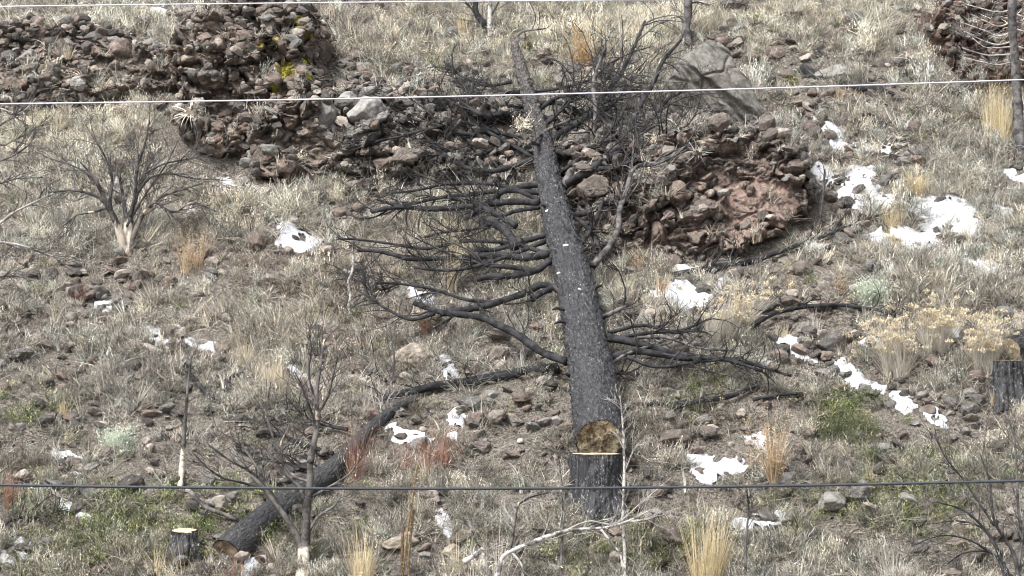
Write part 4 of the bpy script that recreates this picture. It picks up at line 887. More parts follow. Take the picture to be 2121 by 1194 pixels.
# ---- stumps
def stump(px, pyt, pyb, wt, wb, Y, label, cutm, tilt, flare=1.15, m=96, seed=5, furrow=0.03):
    T = at_y(px, pyt, Y); B = at_y(px, pyb, Y); s = pxm(T); r0, r1 = wt * .5 * s, wb * .5 * s
    e = empty('tree_stump', B); tag(e, label, 'tree stump')
    H = T[2] - B[2]; pts = [(0, 0, -0.15), (0, 0, 0), (0, 0, H * 0.3), (0, 0, H * 0.65), (0, 0, H)]
    me, V, _, _ = log_mesh('bark', pts, [r1 * flare, r1, (r0 + r1) / 2 * 0.98, r0 * 1.0, r0], M['charstump'], (0, 0, 0), 90, m, 0.012, 6, seed, furrow=furrow)
    nv = V.copy(); top = nv[:, 2] > H * 0.6
    nv[:, 2] += np.where(top, (nv[:, 1] * tilt) * (nv[:, 2] - H * 0.6) / (H * 0.4), 0)
    flr = np.clip(1 - nv[:, 2] / (H * 0.55), 0, 1) ** 2; an = np.arctan2(nv[:, 1], nv[:, 0]); root = 0.5 + 0.5 * np.sin(an * 5 + seed)
    nv[:, :2] *= (1 + 0.34 * flr * root)[:, None]
    me.vertices.foreach_set('co', nv.astype(np.float32).ravel()); me.update()
    obj('bark', me, e)
    ring = nv[-m:].copy(); dm, _ = disc('cut_top', ring, M[cutm], 0, 0, 0.004, 0.93 if cutm == 'cutpale' else 0.97); ct = obj('cut_top', dm, e); ct.location = (0, 0, 0.004); return e
stump(1234, 941, 1062, 112, 124, 0.02, 'tall charred black stump standing below the butt of the fallen tree', 'cutpale', 0.03)
stump(381, 1100, 1128, 52, 58, cast(381, 1128)[1] - 0.10, 'low charred stump with a pale sawn top at lower left', 'cutpale', 0.20, m=64, seed=9, furrow=0.02)
stump(2087, 748, 822, 62, 70, cast(2087, 815)[1] - 0.12, 'charred stump with a log lying behind it at the right edge', 'cutpale', 0.03, m=72, seed=12)
# ---- other logs
def log(name, px, label, mat='charlog', cut=None, lift=0.5, sink=0.1, k=160, m=40, cat='log', off=0.15):
    """px: (x, y, width) list along the centre line, lying on the surface"""
    pts, rad = [], []
    for x, y, w_ in px:
        P = cast(x, y + w_ * 0.30); r = w_ * .5 * pxm(P); Y = P[1] + (r * off if w_ > 44 or off < 0 else -0.05 - (44 - w_) * .002)
        pts.append(at_y(x, y, Y)); rad.append(w_ * .5 * pxm(P))
    org = pts[0].copy(); 
    e = empty(name, org); tag(e, label, cat)
    me, V, _, _ = log_mesh('trunk', pts, rad, M[mat], org, k, m, 0.009, 3, 17); obj('trunk', me, e)
    dm, _ = disc('cut_face', V[:m], M[cut or 'cutdark'], 0, 0, 0.012, 0.95); obj('cut_face', dm, e)
    return e, pts, org
e1, l1, o1 = log('charred_log', [(468, 1148, 68), (505, 1115, 66), (550, 1078, 62), (600, 1038, 56), (645, 1005, 50), (690, 972, 42), (730, 930, 30), (770, 885, 24), (815, 850, 20), (862, 824, 15)], 'long charred log lying diagonally across the lower left', cut='cutlog')
e2, l2, o2 = log('fallen_log', [(2096, 722, 50), (2122, 708, 52), (2200, 672, 50), (2260, 645, 44)], 'pale cut end of a charred log on the right edge above its stump', cut='cutpale', m=40, off=-1.6)

def ground_branch(pxs, w0, w1, label, tw=14, tl=0.3, mat='branch', twm='twig', seed=0, lift=0.10, name='fallen_branch', curl=0.25, up=0.03, cat='fallen branch', grp='burnt branches lying on the slope', arch=0.0):
    b = [cast(*q) for q in pxs]; n = len(pxs)
    pts = [at_y(q[0], q[1], P[1] - lift - arch * math.sin(math.pi * i / (n - 1))) for i, (q, P) in enumerate(zip(pxs, b))]
    org = pts[0]; e = empty(name, org); tag(e, label, cat, grp)
    K = 36; pp, rr = resample(pts, np.linspace(w0, w1, n) * .58 * pxm(pts[0]), K); r_ = np.random.default_rng(seed + 900)
    V, Fs, tc = tubes((pp - org)[None], rr[None], 9, True); st = obj('limb', mesh('limb', V, Fs, M[mat], dict(tc=tc)), e); lst = []
    for _ in range(tw):
        t = r_.uniform(0.15, 1); i = min(int(t * (K - 1)), K - 2); dd = pp[i + 1] - pp[i]; dd /= np.linalg.norm(dd); v = r_.normal(size=3) + np.array((0, -.3, .4)); v -= dd * (v @ dd); v /= np.linalg.norm(v); a = r_.uniform(.4, 1.2)
        grow(lst, pp[i], dd * math.cos(a) + v * math.sin(a), tl * r_.uniform(.4, 1.4), min(rr[i] * .5, .008), 1, 0, r_, up, .2, curl, 7, .6, (1, 4), (.4, 1.))
    if lst: obj('twigs', tube_mesh('twigs', lst, M[twm], org, 4, .0028), e)
    return e
ground_branch([(1158,762),(1100,768),(1020,782),(960,792),(900,800),(850,812),(780,828)], 19, 13, 'long black branch lying across the slope below the lowest left branch', 14, .3, seed=1)
ground_branch([(1395,572),(1440,562),(1490,552),(1540,545),(1620,520),(1700,492),(1760,468),(1835,440)], 15, 4, 'charred branch with twigs lying below the clay outcrop', 26, .4, seed=2)
ground_branch([(1555,680),(1590,655),(1640,640),(1700,633),(1760,634),(1830,645),(1860,660)], 11, 4, 'bow-shaped black branch with curled twigs above the yellow-headed bushes', 26, .25, seed=3, arch=.12, curl=.4)
ground_branch([(1330,838),(1400,835),(1450,830),(1500,825),(1545,808),(1582,787)], 7, 9, 'straight black branch lying right of the cut butt', 3, .25, seed=4)
ground_branch([(1395,843),(1440,833),(1520,818),(1575,795)], 12, 6, 'thick short black branch lying beside the straight one', 3, .2, seed=5)
ground_branch([(1560,828),(1620,818),(1690,815),(1750,822)], 7, 4, 'thin black branch lying below the long downhill snow streak', 5, .25, seed=6)
ground_branch([(385,765),(415,800),(440,828),(462,835)], 8, 9, 'crooked black branch right of the thin burnt pole', 4, .15, seed=7)
ground_branch([(462,835),(472,812),(476,785),(505,772)], 11, 6, 'short black forked branch standing up left of the tan grass', 3, .12, seed=8)
ground_branch([(700,985),(650,975),(600,962),(540,950),(485,930)], 10, 4, 'black brushy branch lying uphill of the charred log', 26, .38, seed=9)
ground_branch([(690,940),(640,925),(590,905),(530,895)], 9, 4, 'black branch among the brush pile above the charred log', 24, .36, seed=10)
ground_branch([(720,890),(670,880),(600,860),(540,880)], 8, 3, 'upper black branch of the brush pile above the charred log', 24, .36, seed=11)
ground_branch([(800,790),(760,760),(700,740),(640,735)], 6, 3, 'thin black brush left of the long lying branch', 20, .34, seed=12)
ground_branch([(395,1020),(425,1050),(470,1068),(500,1080)], 9, 7, 'grey curved branch lying above the low pale stump', 3, .14, 'branchg', 'branchg', seed=13)
ground_branch([(1270,700),(1400,700),(1480,690),(1545,660)], 5, 3, 'tangle of grey twigs beneath the black branches right of the trunk', 26, .35, 'branchg', 'twigp', seed=14)
ground_branch([(1240,770),(1330,775),(1430,765),(1560,790)], 6, 3, 'lowest tangle of dark twigs right of the trunk', 26, .35, 'branchg', 'twig', seed=15)
ground_branch([(830,585),(790,600),(750,590),(715,570)], 6, 3, 'dark twig tangle at the tip of the left branches', 30, .3, 'branch', 'twig', seed=16)
ground_branch([(700,400),(740,405),(790,400),(830,410)], 6, 3, 'thin curved dark branch left of the fallen tree below the rubble bank', 24, .4, 'branch', 'twig', seed=17)
ground_branch([(850,860),(800,850),(750,820),(680,800)], 6, 3, 'grey brush left of the long lying branch', 26, .34, 'branchg', 'twigp', seed=18)
ground_branch([(1180,845),(1225,850),(1150,850)][:2], 10, 9, 'short grey stick lying left of the butt', 0, .1, 'branchg', 'twig', seed=19)
ground_branch([(1665,140),(1690,160),(1715,172),(1760,178),(1830,188)], 18, 16, 'blackened log with a silvery edge at upper right', 10, .2, seed=20, name='burnt_log', cat='burnt log')
ground_branch([(1760,182),(1800,178),(1850,195)], 13, 8, 'stubby black wood beside the blackened log at upper right', 6, .15, seed=21)
ground_branch([(590,320),(640,345),(700,375),(740,395)], 5, 3, 'thin black stick leaning at the foot of the lichen outcrop', 4, .2, seed=22)
ground_branch([(0,1095),(30,1075),(90,1070),(120,1060)], 6, 3, 'dark twigs left of the long snow streak', 18, .3, seed=23)

# ------------------------------------------------------------------ standing burnt shrubs / poles, traced stems
def stems(name, base, traced, label, mats, cat, twigs=8, tl=.25, Y=None, seed=0, up=.03, curl=.1, twm='branchg', grp=None, wander=.2, lev=1, sl='stem', ychg=0.0):
    P0 = cast(*base); Y = P0[1] if Y is None else Y; org = at_y(base[0], base[1], Y)
    e = empty(name, org); tag(e, label, cat, grp); r_ = np.random.default_rng(seed + 1300)
    for i, (pxs, w0, w1) in enumerate(traced):
        n = len(pxs); dy = r_.uniform(-ychg, ychg)
        pts = [at_y(x, y, min(Y + dy * t, cast(x, y)[1] - .03)) for (x, y), t in zip(pxs, np.linspace(0, 1, n))]
        K = 30; pp, rr = resample(pts, np.linspace(w0, w1, n) * .5 * pxm(org), K)
        rr = rr * (1 + .15 * vn(np.stack([np.arange(K) * .8, np.full(K, i * 5.), np.zeros(K)], 1), seed))
        V, Fs, tc = tubes((pp - org)[None], rr[None], 8, True); mt = mats[i % len(mats)] if isinstance(mats, (list, tuple)) else mats
        s_ = obj(sl, mesh(sl, V, Fs, M[mt], dict(tc=tc)), e); lst = []
        for _ in range(twigs if not isinstance(twigs, (list, tuple)) else twigs[i]):
            t = r_.uniform(.3, 1); j = min(int(t * (K - 1)), K - 2); dd = pp[j + 1] - pp[j]; dd /= np.linalg.norm(dd); v = r_.normal(size=3); v -= dd * (v @ dd); v /= np.linalg.norm(v); a = r_.uniform(.35, .9)
            grow(lst, pp[j], dd * math.cos(a) + v * math.sin(a), tl * r_.uniform(.4, 1.4), min(rr[j] * .55, .0055), lev, 0, r_, up, wander, curl, 7, .65, (2, 4), (.3, .8))
        if lst: obj('twigs', tube_mesh('twigs', lst, M[twm], org, 4, .0019), s_)
    return e
stems('burnt_shrub', (262, 528), [([(258,525),(250,490),(238,455),(222,425),(210,398),(192,365),(165,335)],19,3),([(262,528),(268,480),(272,440),(285,400),(300,360),(318,320)],16,5),([(266,525),(280,480),(300,440),(330,410),(370,395),(420,380)],13,4),([(255,520),(262,470),(258,430),(250,380),(240,330)],13,4),
  ([(222,425),(195,405),(150,395),(100,400)],8,3),([(238,455),(228,420),(232,370),(215,320),(190,280)],8,3),([(270,450),(280,400),(285,350),(300,300),(310,250)],7,3),([(290,450),(320,420),(360,440),(400,420),(450,440)],6,2),([(222,430),(190,440),(160,445),(140,460)],7,3),([(300,360),(340,340),(390,330),(440,320)],5,2),([(215,400),(180,360),(140,340),(105,330)],5,2),([(285,400),(310,370),(350,360),(400,370),(455,372)],5,2),([(262,470),(285,430),(310,390),(345,340),(370,290)],6,2)],
  'forked burnt shrub with bare spreading twigs and a white peeling stem on the left slope', ['footed', 'footed', 'shrub', 'footed', 'twig', 'twig', 'twig', 'shrub', 'shrub', 'twig', 'twig', 'twig', 'twig'], 'burnt shrub', [2, 18, 18, 14, 14, 14, 16, 14, 10, 12, 14, 14, 14], .34, seed=1, ychg=.35, curl=.08, lev=2, up=.05)
stems('burnt_tree', (625, 1215), [([(622,1225),(625,1180),(629,1145),(633,1110)],27,18),([(628,1175),(633,1130),(634,1090),(636,1050),(642,1000),(642,960)],20,14),([(642,960),(650,920),(658,870),(655,820),(662,770),(672,700)],15,4),([(627,1165),(620,1125),(608,1100),(590,1070),(568,1040),(545,1010),(520,985)],16,8),([(568,1040),(550,1000),(520,950),(490,910)],8,3),([(590,1070),(560,1020),(530,985),(470,950),(430,920)],8,3),
  ([(636,1045),(620,1010),(595,985),(580,940),(560,890),(550,850)],9,4),([(642,1000),(600,980),(580,930),(600,880)],6,3),([(645,1030),(680,1010),(720,985),(740,960)],6,3),([(655,880),(640,840),(625,800),(610,770)],6,2),([(658,860),(680,820),(690,780),(700,740)],6,2),([(655,830),(640,780),(645,720),(640,690)],5,2),([(545,1010),(500,1000),(450,985),(400,940)],6,2),([(640,1100),(660,1070),(690,1050),(705,1030)],7,3)],
  'two-stemmed burnt tree with a bleached foot in front of the charred log at lower left', ['footed', 'footed', 'shrub', 'footed', 'shrub', 'twig', 'branchg', 'shrub', 'branchg', 'twig', 'twig', 'twig', 'branch', 'branchg'], 'burnt tree', [0, 2, 14, 4, 10, 12, 10, 8, 8, 10, 12, 12, 14, 6], .28, Y=-0.75, seed=2, up=.05, lev=1)
stems('burnt_pole', (373, 1008), [([(373,1012),(376,975),(378,945),(380,925)],12,9),([(380,925),(382,890),(386,840),(390,790),(396,740)],10,4),([(381,880),(372,868),(360,864)],4,2),([(379,910),(368,898)],4,2)], 'thin upright burnt pole with a bleached white foot', ['footed', 'branchg', 'twig', 'twig'], 'burnt sapling', [0, 6, 0, 0], .14, seed=3)
stems('standing_burnt_tree', (1423, 95), [([(1423,97),(1421,60),(1425,20),(1424,-60),(1424,-160)],20,15),([(1421,60),(1412,40),(1400,35)],4,2),([(1424,10),(1445,5),(1470,12)],4,2)], 'slim standing burnt trunk at the top edge right of the fallen tree tip', ['branchg', 'twig', 'twig'], 'burnt tree', [26, 2, 2], .4, seed=4)
stems('burnt_shrub', (1005, 78), [([(1010,80),(1002,50),(985,20),(990,-40)],16,8),([(1010,80),(1014,40),(1016,0),(1020,-50)],12,7),([(1000,50),(978,20),(950,-10)],6,3),([(1012,40),(1030,10),(1050,-40)],5,3)], 'charred forked shrub stems at the top edge above the fallen tree tip', ['branch', 'palegrey', 'branch', 'twig'], 'burnt shrub', [8, 4, 10, 8], .35, seed=5)
stems('bare_tree', (2108, 300), [([(2112,330),(2110,260),(2106,180),(2100,100),(2096,40),(2098,-40)],24,17)] + [([(2103, y), (2070, y + 8 + 6 * math.sin(i)), (2040, y + 2), (2000 + 14 * math.sin(i * 2), y - 14 + 5 * math.cos(i))], 4, 2) for i, y in enumerate((18, 42, 62, 84, 96, 112, 128))] + [([(2103, y), (2130, y + 6), (2170, y - 8)], 4, 2) for y in (30, 60, 95, 120)],
  'bare grey tree with drooping pale branches at the upper right edge', ['branchg'] + ['twigp'] * 11, 'bare tree', [0] + [5] * 11, .22, seed=6, curl=.1)
stems('bare_shrub', (-40, 420), [([(-60,430),(-20,470),(30,440),(70,420),(110,400)],8,3),([(-60,300),(0,260),(30,240),(55,215)],6,2),([(-60,500),(0,502),(40,508),(80,520),(118,535)],6,3),([(-60,270),(0,300),(30,290),(70,270)],5,2),([(-50,580),(0,572),(30,566)],5,2),([(-60,400),(0,380),(40,370),(90,368)],5,2),([(-60,210),(0,225),(40,235),(75,205)],5,2),([(-60,350),(10,330),(60,300),(75,260)],5,2)], 'bare grey twigs reaching in from the left edge', ['twigp', 'branchg'], 'bare shrub', 14, .3, Y=0.6, seed=7, curl=.12)
stems('bare_shrub', (2095, 1215), [([(2100,1230),(2080,1170),(2050,1110),(2000,1060),(1940,1040)],10,3),([(2110,1230),(2100,1150),(2060,1080),(2050,1000),(2030,940)],10,3),([(2120,1230),(2125,1150),(2110,1060),(2105,960),(2100,880)],9,3),([(2090,1220),(2060,1150),(2000,1145),(1960,1170)],6,2),([(2080,1170),(2040,1100),(1990,1080),(1930,1085)],6,2),([(2110,1180),(2121,1080),(2125,1000),(2121,930)],7,3),([(2075,1160),(2010,1120),(1950,1110),(1890,1130)],5,2),([(2060,1090),(2000,1000),(1960,950),(1935,900)],5,2)], 'dark spreading bare shrub in the bottom right corner', ['branch', 'twig', 'branchg'], 'bare shrub', 12, .3, Y=-1.0, seed=8, curl=.06)
stems('bare_sapling', (1290, 1215), [([(1291,1230),(1294,1150),(1290,1080),(1293,1000),(1292,930),(1289,870),(1284,820)],8,2.5),([(1292,930),(1278,905),(1262,890)],3,1.5),([(1293,980),(1305,950),(1312,930)],3,1.5)], 'thin pale sapling standing in front of the tall stump on its right', ['palegrey', 'twigp', 'twigp'], 'bare sapling', [26, 2, 2], .16, Y=-1.1, seed=9, twm='twigp', grp=None)
stems('bare_sapling', (1163, 1215), [([(1160,1230),(1163,1150),(1166,1080),(1165,1020),(1160,970),(1158,955)],7,3)], 'thin grey sapling standing in front of the tall stump on its left', ['branchg'], 'bare sapling', [18], .16, Y=-1.1, seed=10, twm='twigp')
stems('bare_sapling', (1543, 1215), [([(1543,1230),(1544,1160),(1546,1110),(1550,1060),(1548,1020)],7,3)], 'thin grey sapling beside the straw clump at the bottom right', ['branchg'], 'bare sapling', [20], .16, Y=-1.1, seed=11, twm='branchg')
stems('white_fallen_branch', (1030, 1150), [([(1020,1215),(1035,1180),(1045,1150),(1100,1125),(1170,1100),(1220,1096),(1260,1092),(1300,1080),(1345,1058)],12,3),([(960,1165),(985,1150),(1000,1140),(1003,1180),(1006,1215)],12,9),([(1245,1097),(1270,1130),(1285,1150),(1292,1190)],6,4),([(1055,1145),(1062,1110),(1068,1070),(1075,1040)],7,4),([(1300,1080),(1340,1075),(1370,1060)],4,2),([(1060,1145),(1080,1170),(1085,1200)],6,3),([(1170,1100),(1220,1080),(1275,1085),(1330,1040),(1390,990)],4,2),([(1075,1045),(1100,1030),(1140,1020)],4,2),([(1000,1140),(985,1120),(978,1100)],4,2)],
  'crooked white peeling branch sprawled along the bottom centre', ['palegrey', 'palegrey', 'palegrey', 'shrub', 'twigp', 'palegrey', 'twigp', 'branch', 'twig'], 'fallen branch', [16, 6, 4, 8, 6, 4, 10, 6, 4], .22, Y=-1.15, seed=12, twm='twigp', sl='limb')
stems('bare_sapling', (728, 665), [([(728,668),(722,640),(726,610),(720,585),(730,560),(732,510)],7,4)], 'small crooked pale sapling left of the drooping branch tips', ['palegrey'], 'bare sapling', [10], .2, seed=13)
stems('bare_sapling', (810, 800), [([(808,815),(812,780),(816,740),(820,690)],6,3)], 'thin grey sapling below the drooping branch tips', ['branchg'], 'bare sapling', [12], .22, seed=14)
stems('bare_sapling', (1700, 480), [([(1696,475),(1700,440),(1705,400),(1708,350)],7,3),([(1700,440),(1690,420),(1675,395)],4,2)], 'small dark bare sapling in the snow right of the clay outcrop', ['branchg', 'twig'], 'bare sapling', [12, 4], .18, seed=15)

# ------------------------------------------------------------------ clumps of plants
def clump(name, px, py, h, wd, n, mat, label, cat, lean=.25, bend=.35, bw=.004, seed=0, seg=4, grp=None, heads=None, spread=.35, droop=0, side=0.0):
    """px,py = foot; h, wd = height and half width at the top in photo pixels"""
    P = cast(px, py); s = pxm(P); r_ = np.random.default_rng(seed + 2000); H = h * s; Wd = wd * s
    az = r_.uniform(0, 6.28, n); nc = 7; ca, cr = r_.uniform(0, 6.28, nc), Wd * spread * np.sqrt(r_.uniform(0.05, 1, nc)); hc = r_.uniform(.55, 1.05, nc); hc[0] = 1.1; ci = r_.integers(0, nc, n)
    rr = Wd * spread * .35 * np.sqrt(r_.random(n))
    bx, by = np.cos(az) * rr + np.cos(ca[ci]) * cr[ci], (np.sin(az) * rr + np.sin(ca[ci]) * cr[ci]) * .7
    b = np.stack([bx, by, by * .6 - .02], 1)
    tl_ = math.atan2(Wd * (1 - spread), H)
    ln = np.abs(r_.normal(0, tl_ * .75 + .03, n)) + .02
    V, F, A, Pp = blades(b, az + r_.normal(0, .4, n), ln, r_.uniform(0, bend, n) + droop, hc[ci] * H * r_.uniform(.35, 1.05, n) / np.cos(np.minimum(ln, 1.0)), np.full(n, bw) * r_.uniform(.7, 1.3, n), seg, r_.uniform(-.6, .6, n))
    V[:, 0] += side * np.maximum(V[:, 2], 0)
    parts = [(V, F, A)]
    org = P + np.array((0, -.02, 0))
    if heads is None:
        m_ = mesh(name, V, F, M[mat], dict(bv=A), sm=False); o = obj(name, m_, None, org); tag(o, label, cat, grp); return o
    e = empty(name, org); tag(e, label, cat, grp); obj('stems', mesh('stems', V, F, M[mat], dict(bv=A), sm=False), e)
    hm, hn, hs_, cnt_, frac = heads     # material, part name, leaf size, per tip, how far down
    tips = Pp[:, -1]; tips[:, 0] += side * tips[:, 2]
    if hm == 'flower': tips = tips[tips[:, 2] > H * .35]; tips = tips[r_.permutation(len(tips))[:95]]
    if frac < 1: tips = np.concatenate([Pp[:, k] + np.array((0, 0, 0)) for k in range(max(1, int(seg * frac)), seg + 1)])
    q = np.repeat(tips, cnt_, 0); m = len(q); q = q + r_.normal(0, 1, (m, 3)) * np.array((1, 1, .55)) * hs_ * (1.2 if hm == 'flower' else 1.6)
    a2 = blades(q, r_.uniform(0, 6.28, m), r_.uniform(0, 1.5, m), r_.uniform(0, .8, m), hs_ * r_.uniform(.7, 1.3, m), hs_ * r_.uniform(.6, 1, m), 1)
    obj(hn, mesh(hn, a2[0], a2[1], M[hm], dict(bv=a2[2]), sm=False), e); return e
HG = 'yellow-headed dry bushes'
for i, a in enumerate([(1490, 716, 118, 95, 520, 'yellow-headed dry bush with grey stems beside the large stepped snow patch', .45), (1935, 722, 105, 90, 480, 'upper yellow-headed bush right of the bow-shaped branch', .1), (1850, 775, 110, 105, 520, 'wide leftmost yellow-headed bush of the right-hand group', -.1), (2042, 768, 105, 75, 440, 'yellow-headed bush against the stump at the right edge', 0)]):
    clump('dry_flower_bush', a[0], a[1], a[2] * 1.1, a[3], a[4], 'stemg', a[5], 'dry bush', bw=.0065, seed=i, seg=4, grp=HG, heads=('flower', 'flower_heads', .016, 52, 1), spread=.25, side=a[6])
RG = 'red-stemmed clumps'
clump('red_stem_clump', 738, 990, 130, 75, 270, 'red', 'left red-stemmed clump above the dark cable', 'red shrub', bw=.0036, seed=10, grp=RG, spread=.35)
clump('red_stem_clump', 885, 972, 118, 110, 290, 'red', 'right and wider red-stemmed clump with snow behind it', 'red shrub', bw=.0036, seed=11, grp=RG, spread=.4)
clump('red_stem_clump', 20, 1050, 120, 30, 110, 'red', 'thin red-stemmed clump at the left edge', 'red shrub', bw=.004, seed=12, grp=RG)
clump('red_stem_clump', 480, 1215, 90, 55, 130, 'red', 'red stems at the bottom edge beside the butt of the charred log', 'red shrub', bw=.004, seed=13, grp=RG, spread=.7)
clump('red_stem_clump', 560, 1180, 60, 35, 80, 'red', 'short red stems right of the charred log butt', 'red shrub', bw=.004, seed=14, grp=RG, spread=.7)
for x, y in ((738, 1002), (890, 990)):
    clump('pale_twig_skirt', x, y, 45, 85, 260, 'pales', 'pale grass skirt under the ' + ('left' if x < 800 else 'right') + ' red-stemmed clump', 'grass clump', bw=.004, seed=x, bend=1.6, spread=.3)
GG = 'tall dry grass clumps'
GC = [(2068, 292, 150, 54, 330, 'straw', 'tall upright straw clump against the bare tree at the right edge', .1, .8, .005), (1888, 400, 75, 60, 340, 'straw', 'golden arching grass clump above the big snow patch', .7, .5, .004), (1852, 470, 62, 46, 240, 'straw', 'golden grass clump between the snow patches', .7, .5, .004), (1850, 505, 50, 45, 220, 'straw', 'lower golden grass clump with snow at its foot', 1.2, .4, .004),
 (1470, 1225, 190, 82, 520, 'straw', 'big straw clump at the bottom right of centre', .15, .6, .005), (750, 1215, 150, 66, 330, 'straw', 'straw clump at the bottom edge left of the tall seed stalk', .25, .5, .0045), (572, 812, 110, 66, 340, 'pales', 'pale tan grass clump on the middle left slope', .35, .5, .004), (505, 752, 60, 50, 260, 'pales', 'short pale tuft left of the pale tan clump', .8, .5, .004),
 (930, 600, 110, 44, 130, 'pales', 'pale upright grass through the lower left branches', .3, .5, .0045), (1370, 612, 60, 34, 120, 'tanw', 'tan grass blades behind the large stepped snow patch', .2, .6, .004), (1560, 497, 60, 35, 110, 'pales', 'arching grass at the foot of the clay outcrop', 1.0, .5, .004), (1690, 690, 60, 22, 90, 'white', 'bleached grass tuft under the bow-shaped branch', .3, .5, .004),
 (132, 858, 45, 24, 90, 'straw', 'small golden tuft on the left slope', .3, .4, .004), (940, 1190, 90, 45, 120, 'pales', 'sparse straw stems right of the wide tan boulder', .3, .7, .0045), (850, 478, 50, 22, 90, 'tanw', 'rusty tan tuft beside the left branches', .2, .5, .004), (1620, 700, 45, 35, 120, 'pales', 'pale low tuft right of the single yellow-headed bush', .8, .5, .004),
 (350, 1190, 110, 60, 60, 'straw', 'sparse straw stalks left of the charred log butt', .15, .8, .0045), (140, 120, 40, 14, 50, 'straw', 'small tuft on the upper left rock bank', .4, .5, .004), (820, 90, 60, 30, 120, 'pales', 'pale stalks at the top edge left of the burnt shrub', .2, .6, .004), (960, 70, 60, 24, 110, 'straw', 'yellow stalks beside the charred forked shrub', .2, .5, .004), (1480, 60, 50, 60, 220, 'pales', 'pale grass uphill of the slanting grey boulder', .6, .7, .004), (1310, 620, 70, 60, 160, 'pales', 'pale grass behind the fallen trunk on its right', .6, .8, .004), (2060, 840, 50, 26, 80, 'straw', 'golden stalks at the foot of the stump at the right edge', .2, .4, .005), (1170, 620, 40, 24, 80, 'pales', 'pale grass under the fallen trunk', .6, .6, .004), (640, 660, 60, 60, 150, 'pales', 'pale grass right of the small round snow patch', .7, .8, .004), (1740, 205, 40, 60, 160, 'tanw', 'brown grass below the blackened log', .8, .8, .004), (90, 260, 50, 80, 300, 'pales', 'thick pale grass at the left edge below the rock bank', .9, .9, .004), (300, 240, 40, 80, 300, 'pales', 'thick pale grass left of the lichen outcrop', .9, .9, .004)]
for i, (x, y, h, wd, n, mt, lab, bd, sp, bw) in enumerate(GC): clump('grass_clump', x, y, h, wd, n, mt, lab, 'grass clump', bend=bd + .15, bw=bw * 1.15, seed=30 + i, grp=GG, spread=sp * .72)
WG = 'branching dry weeds'
clump('branching_weed', 1600, 1005, 180, 85, 100, 'tanw', 'tall tan branching weed with small seed heads at lower right', 'dry weed', bw=.008, seed=70, grp=WG, heads=('tanw', 'seed_heads', .012, 12, .5), spread=.15)
clump('branching_weed', 1560, 1000, 200, 20, 14, 'tanw', 'single tall tan stalk behind the branching weed', 'dry weed', bw=.005, seed=71, grp=WG, heads=('tanw', 'seed_heads', .008, 7, .4), spread=.3)
clump('branching_weed', 1205, 140, 105, 38, 60, 'orange', 'orange-yellow weed right of the fallen tree tip', 'dry weed', bw=.005, seed=72, grp=WG, heads=('orange', 'seed_heads', .014, 9, .3), spread=.4)
clump('branching_weed', 400, 560, 120, 90, 120, 'tanw', 'golden tan weed right of the forked burnt shrub', 'dry weed', bw=.0045, seed=73, grp=WG, heads=('tanw', 'seed_heads', .009, 7, .4), spread=.3)
clump('branching_weed', 935, 575, 130, 50, 60, 'straw', 'tall pale weed growing up through the left branches', 'dry weed', bw=.004, seed=74, grp=WG, heads=('straw', 'seed_heads', .008, 6, .4), spread=.2)
clump('branching_weed', 1320, 565, 90, 50, 50, 'tanw', 'tan weed behind the trunk below the dark rock bank', 'dry weed', bw=.004, seed=75, grp=WG, heads=('tanw', 'seed_heads', .009, 7, .4), spread=.2)
clump('branching_weed', 880, 690, 60, 40, 70, 'rusty', 'rusty red weed at the tip of the drooping branch', 'dry weed', bw=.004, seed=76, grp=WG, heads=('rusty', 'seed_heads', .009, 7, .4), spread=.3)
clump('branching_weed', 1930, 605, 40, 30, 60, 'orange', 'small tan weed right of the round silvery sagebrush', 'dry weed', bw=.004, seed=77, grp=WG, heads=('tanw', 'seed_heads', .009, 6, .4), spread=.3)
clump('branching_weed', 1640, 610, 110, 14, 16, 'tanw', 'thin upright tan stalks left of the round silvery sagebrush', 'dry weed', bw=.004, seed=78, grp=WG, heads=('tanw', 'seed_heads', .008, 8, .4), spread=.5)
clump('branching_weed', 1740, 610, 60, 24, 50, 'rusty', 'rusty weed touching the round silvery sagebrush', 'dry weed', bw=.004, seed=79, grp=WG, heads=('tanw', 'seed_heads', .008, 6, .4), spread=.5)
clump('branching_weed', 160, 620, 60, 40, 60, 'rusty', 'rusty weed left of the square little snow patch', 'dry weed', bw=.004, seed=80, grp=WG, heads=('rusty', 'seed_heads', .008, 6, .4), spread=.5)
clump('branching_weed', 1800, 1010, 80, 24, 30, 'straw', 'yellowish weed above the cable at lower right', 'dry weed', bw=.004, seed=81, grp=WG, heads=('green', 'seed_heads', .010, 6, .3), spread=.5)
SG = 'silvery sagebrush'
clump('sagebrush', 1795, 625, 55, 52, 420, 'sage', 'round silvery sagebrush on the right slope', 'sagebrush', bw=.007, seed=90, grp=SG, heads=('sage', 'leaves', .014, 10, .3), spread=.7)
clump('sagebrush', 245, 935, 52, 38, 300, 'sage', 'small silvery sagebrush on the lower left slope', 'sagebrush', bw=.007, seed=91, grp=SG, heads=('sage', 'leaves', .013, 10, .3), spread=.6)
clump('green_bush', 1750, 890, 55, 70, 260, 'green', 'dark green leafy bush below the long downhill snow streak', 'green bush', bw=.004, seed=92, heads=('green', 'leaves', .013, 7, .3), spread=.9)
clump('bleached_bush', 1900, 1225, 80, 150, 700, 'white', 'bleached white stem tangle at the bottom edge on the right', 'dry bush', bw=.005, seed=93, bend=1.1, spread=.6, grp='bleached stem tangles')
clump('bleached_bush', 1000, 1225, 150, 95, 160, 'white', 'bleached thin stems at the bottom edge behind the white fallen branch', 'dry bush', bw=.0045, seed=94, bend=.5, spread=.5, grp='bleached stem tangles')
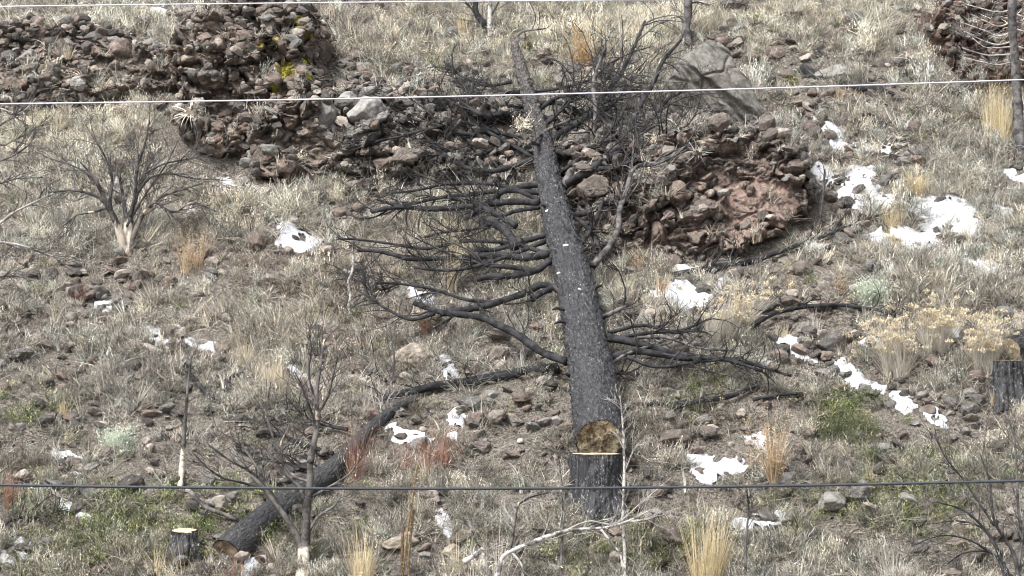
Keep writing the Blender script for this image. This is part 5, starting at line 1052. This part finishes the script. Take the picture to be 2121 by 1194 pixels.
clump('bleached_bush', 760, 850, 90, 90, 260, 'white', 'bleached twiggy bush left of the long lying branch', 'dry bush', bw=.004, seed=95, bend=.9, spread=.5, grp='bleached stem tangles')
clump('bleached_bush', 1060, 440, 45, 50, 160, 'white', 'bleached twiggy tuft under the fallen trunk left side', 'dry bush', bw=.004, seed=96, bend=.9, spread=.6, grp='bleached stem tangles')
clump('bleached_bush', 350, 620, 40, 90, 260, 'white', 'bleached grass mound below the golden tan weed', 'dry bush', bw=.004, seed=97, bend=1.4, spread=.6, grp='bleached stem tangles')
clump('bleached_bush', 1460, 760, 50, 80, 240, 'white', 'bleached stems under the single yellow-headed bush', 'dry bush', bw=.004, seed=98, bend=1.2, spread=.6, grp='bleached stem tangles')
# seed stalks (mullein)
def stalk(px, label, w_, seed):
    Y = -1.0; pts = [at_y(x, y, Y) for x, y in px]; org = pts[0]; e = empty('seed_stalk', org); tag(e, label, 'seed stalk', 'tall brown seed stalks')
    pp, rr = resample(pts, np.linspace(w_ * .35, w_ * .3, len(pts)) * pxm(org), 30); V, Fs, tc = tubes((pp - org)[None], rr[None] , 8, True)
    obj('stem', mesh('stem', V, Fs, M['mull'], dict(bv=np.full(len(V), .3))), e)
    r_ = np.random.default_rng(seed); m = 900; t = r_.uniform(.0, 1, m); q = np.stack([np.interp(t * 29, np.arange(30), pp[:, k]) for k in range(3)], 1) - org
    az = r_.uniform(0, 6.28, m); q = q + np.stack([np.cos(az), np.sin(az), np.zeros(m)], 1) * np.interp(t * 29, np.arange(30), rr)[:, None] * .8
    a = blades(q, az, r_.uniform(.5, 1.3, m), np.zeros(m), np.full(m, .016) * r_.uniform(.6, 1.2, m), np.full(m, .012), 1)
    obj('seed_head', mesh('seed_head', a[0], a[1], M['mull'], dict(bv=a[2]), sm=False), e)
stalk([(832,1210),(838,1150),(846,1080),(856,1020),(864,962)], 'tallest brown seed stalk in front of the wide tan boulder', 8, 1)
stalk([(846,1210),(848,1140),(853,1090),(857,1055)], 'middle brown seed stalk just right of the tallest', 6, 2)
stalk([(833,1215),(833,1160),(834,1100)], 'short brown seed stalk just left of the tallest', 7, 3)

# ------------------------------------------------------------------ wires across the view
def wire(px, Y, dia, mat, label, name):
    X = np.array([p[0] for p in px], float); Yp = np.array([p[1] for p in px], float); c = np.polyfit(X, Yp, 2)
    u = np.linspace(-4200, 6300, 90); pts = np.array([at_y(a, np.polyval(c, a), Y) for a in u]); org = pts[45].copy()
    V, Fs, tc = tubes((pts - org)[None], np.full((1, 90), dia / 2), 10, True); o = obj(name, mesh(name, V, Fs, M[mat], dict(tc=tc)), None, org); tag(o, label, 'wire')
wire([(0, 14), (620, 6.5), (1400, 0)], -9.0, 0.0085, 'wire', 'thin bright wire along the top edge', 'overhead_wire')
wire([(0, 215.5), (1060, 198), (1700, 179), (2121, 166)], -9.0, 0.010, 'wire', 'bright white wire crossing the upper part in front of the fallen tree', 'overhead_wire')
wire([(0, 1005), (700, 1012), (1060, 1012.5), (1400, 1010), (2121, 996)], -9.0, 0.019, 'cable', 'thick dark cable crossing the lower part in front of the tall stump', 'dark_cable')
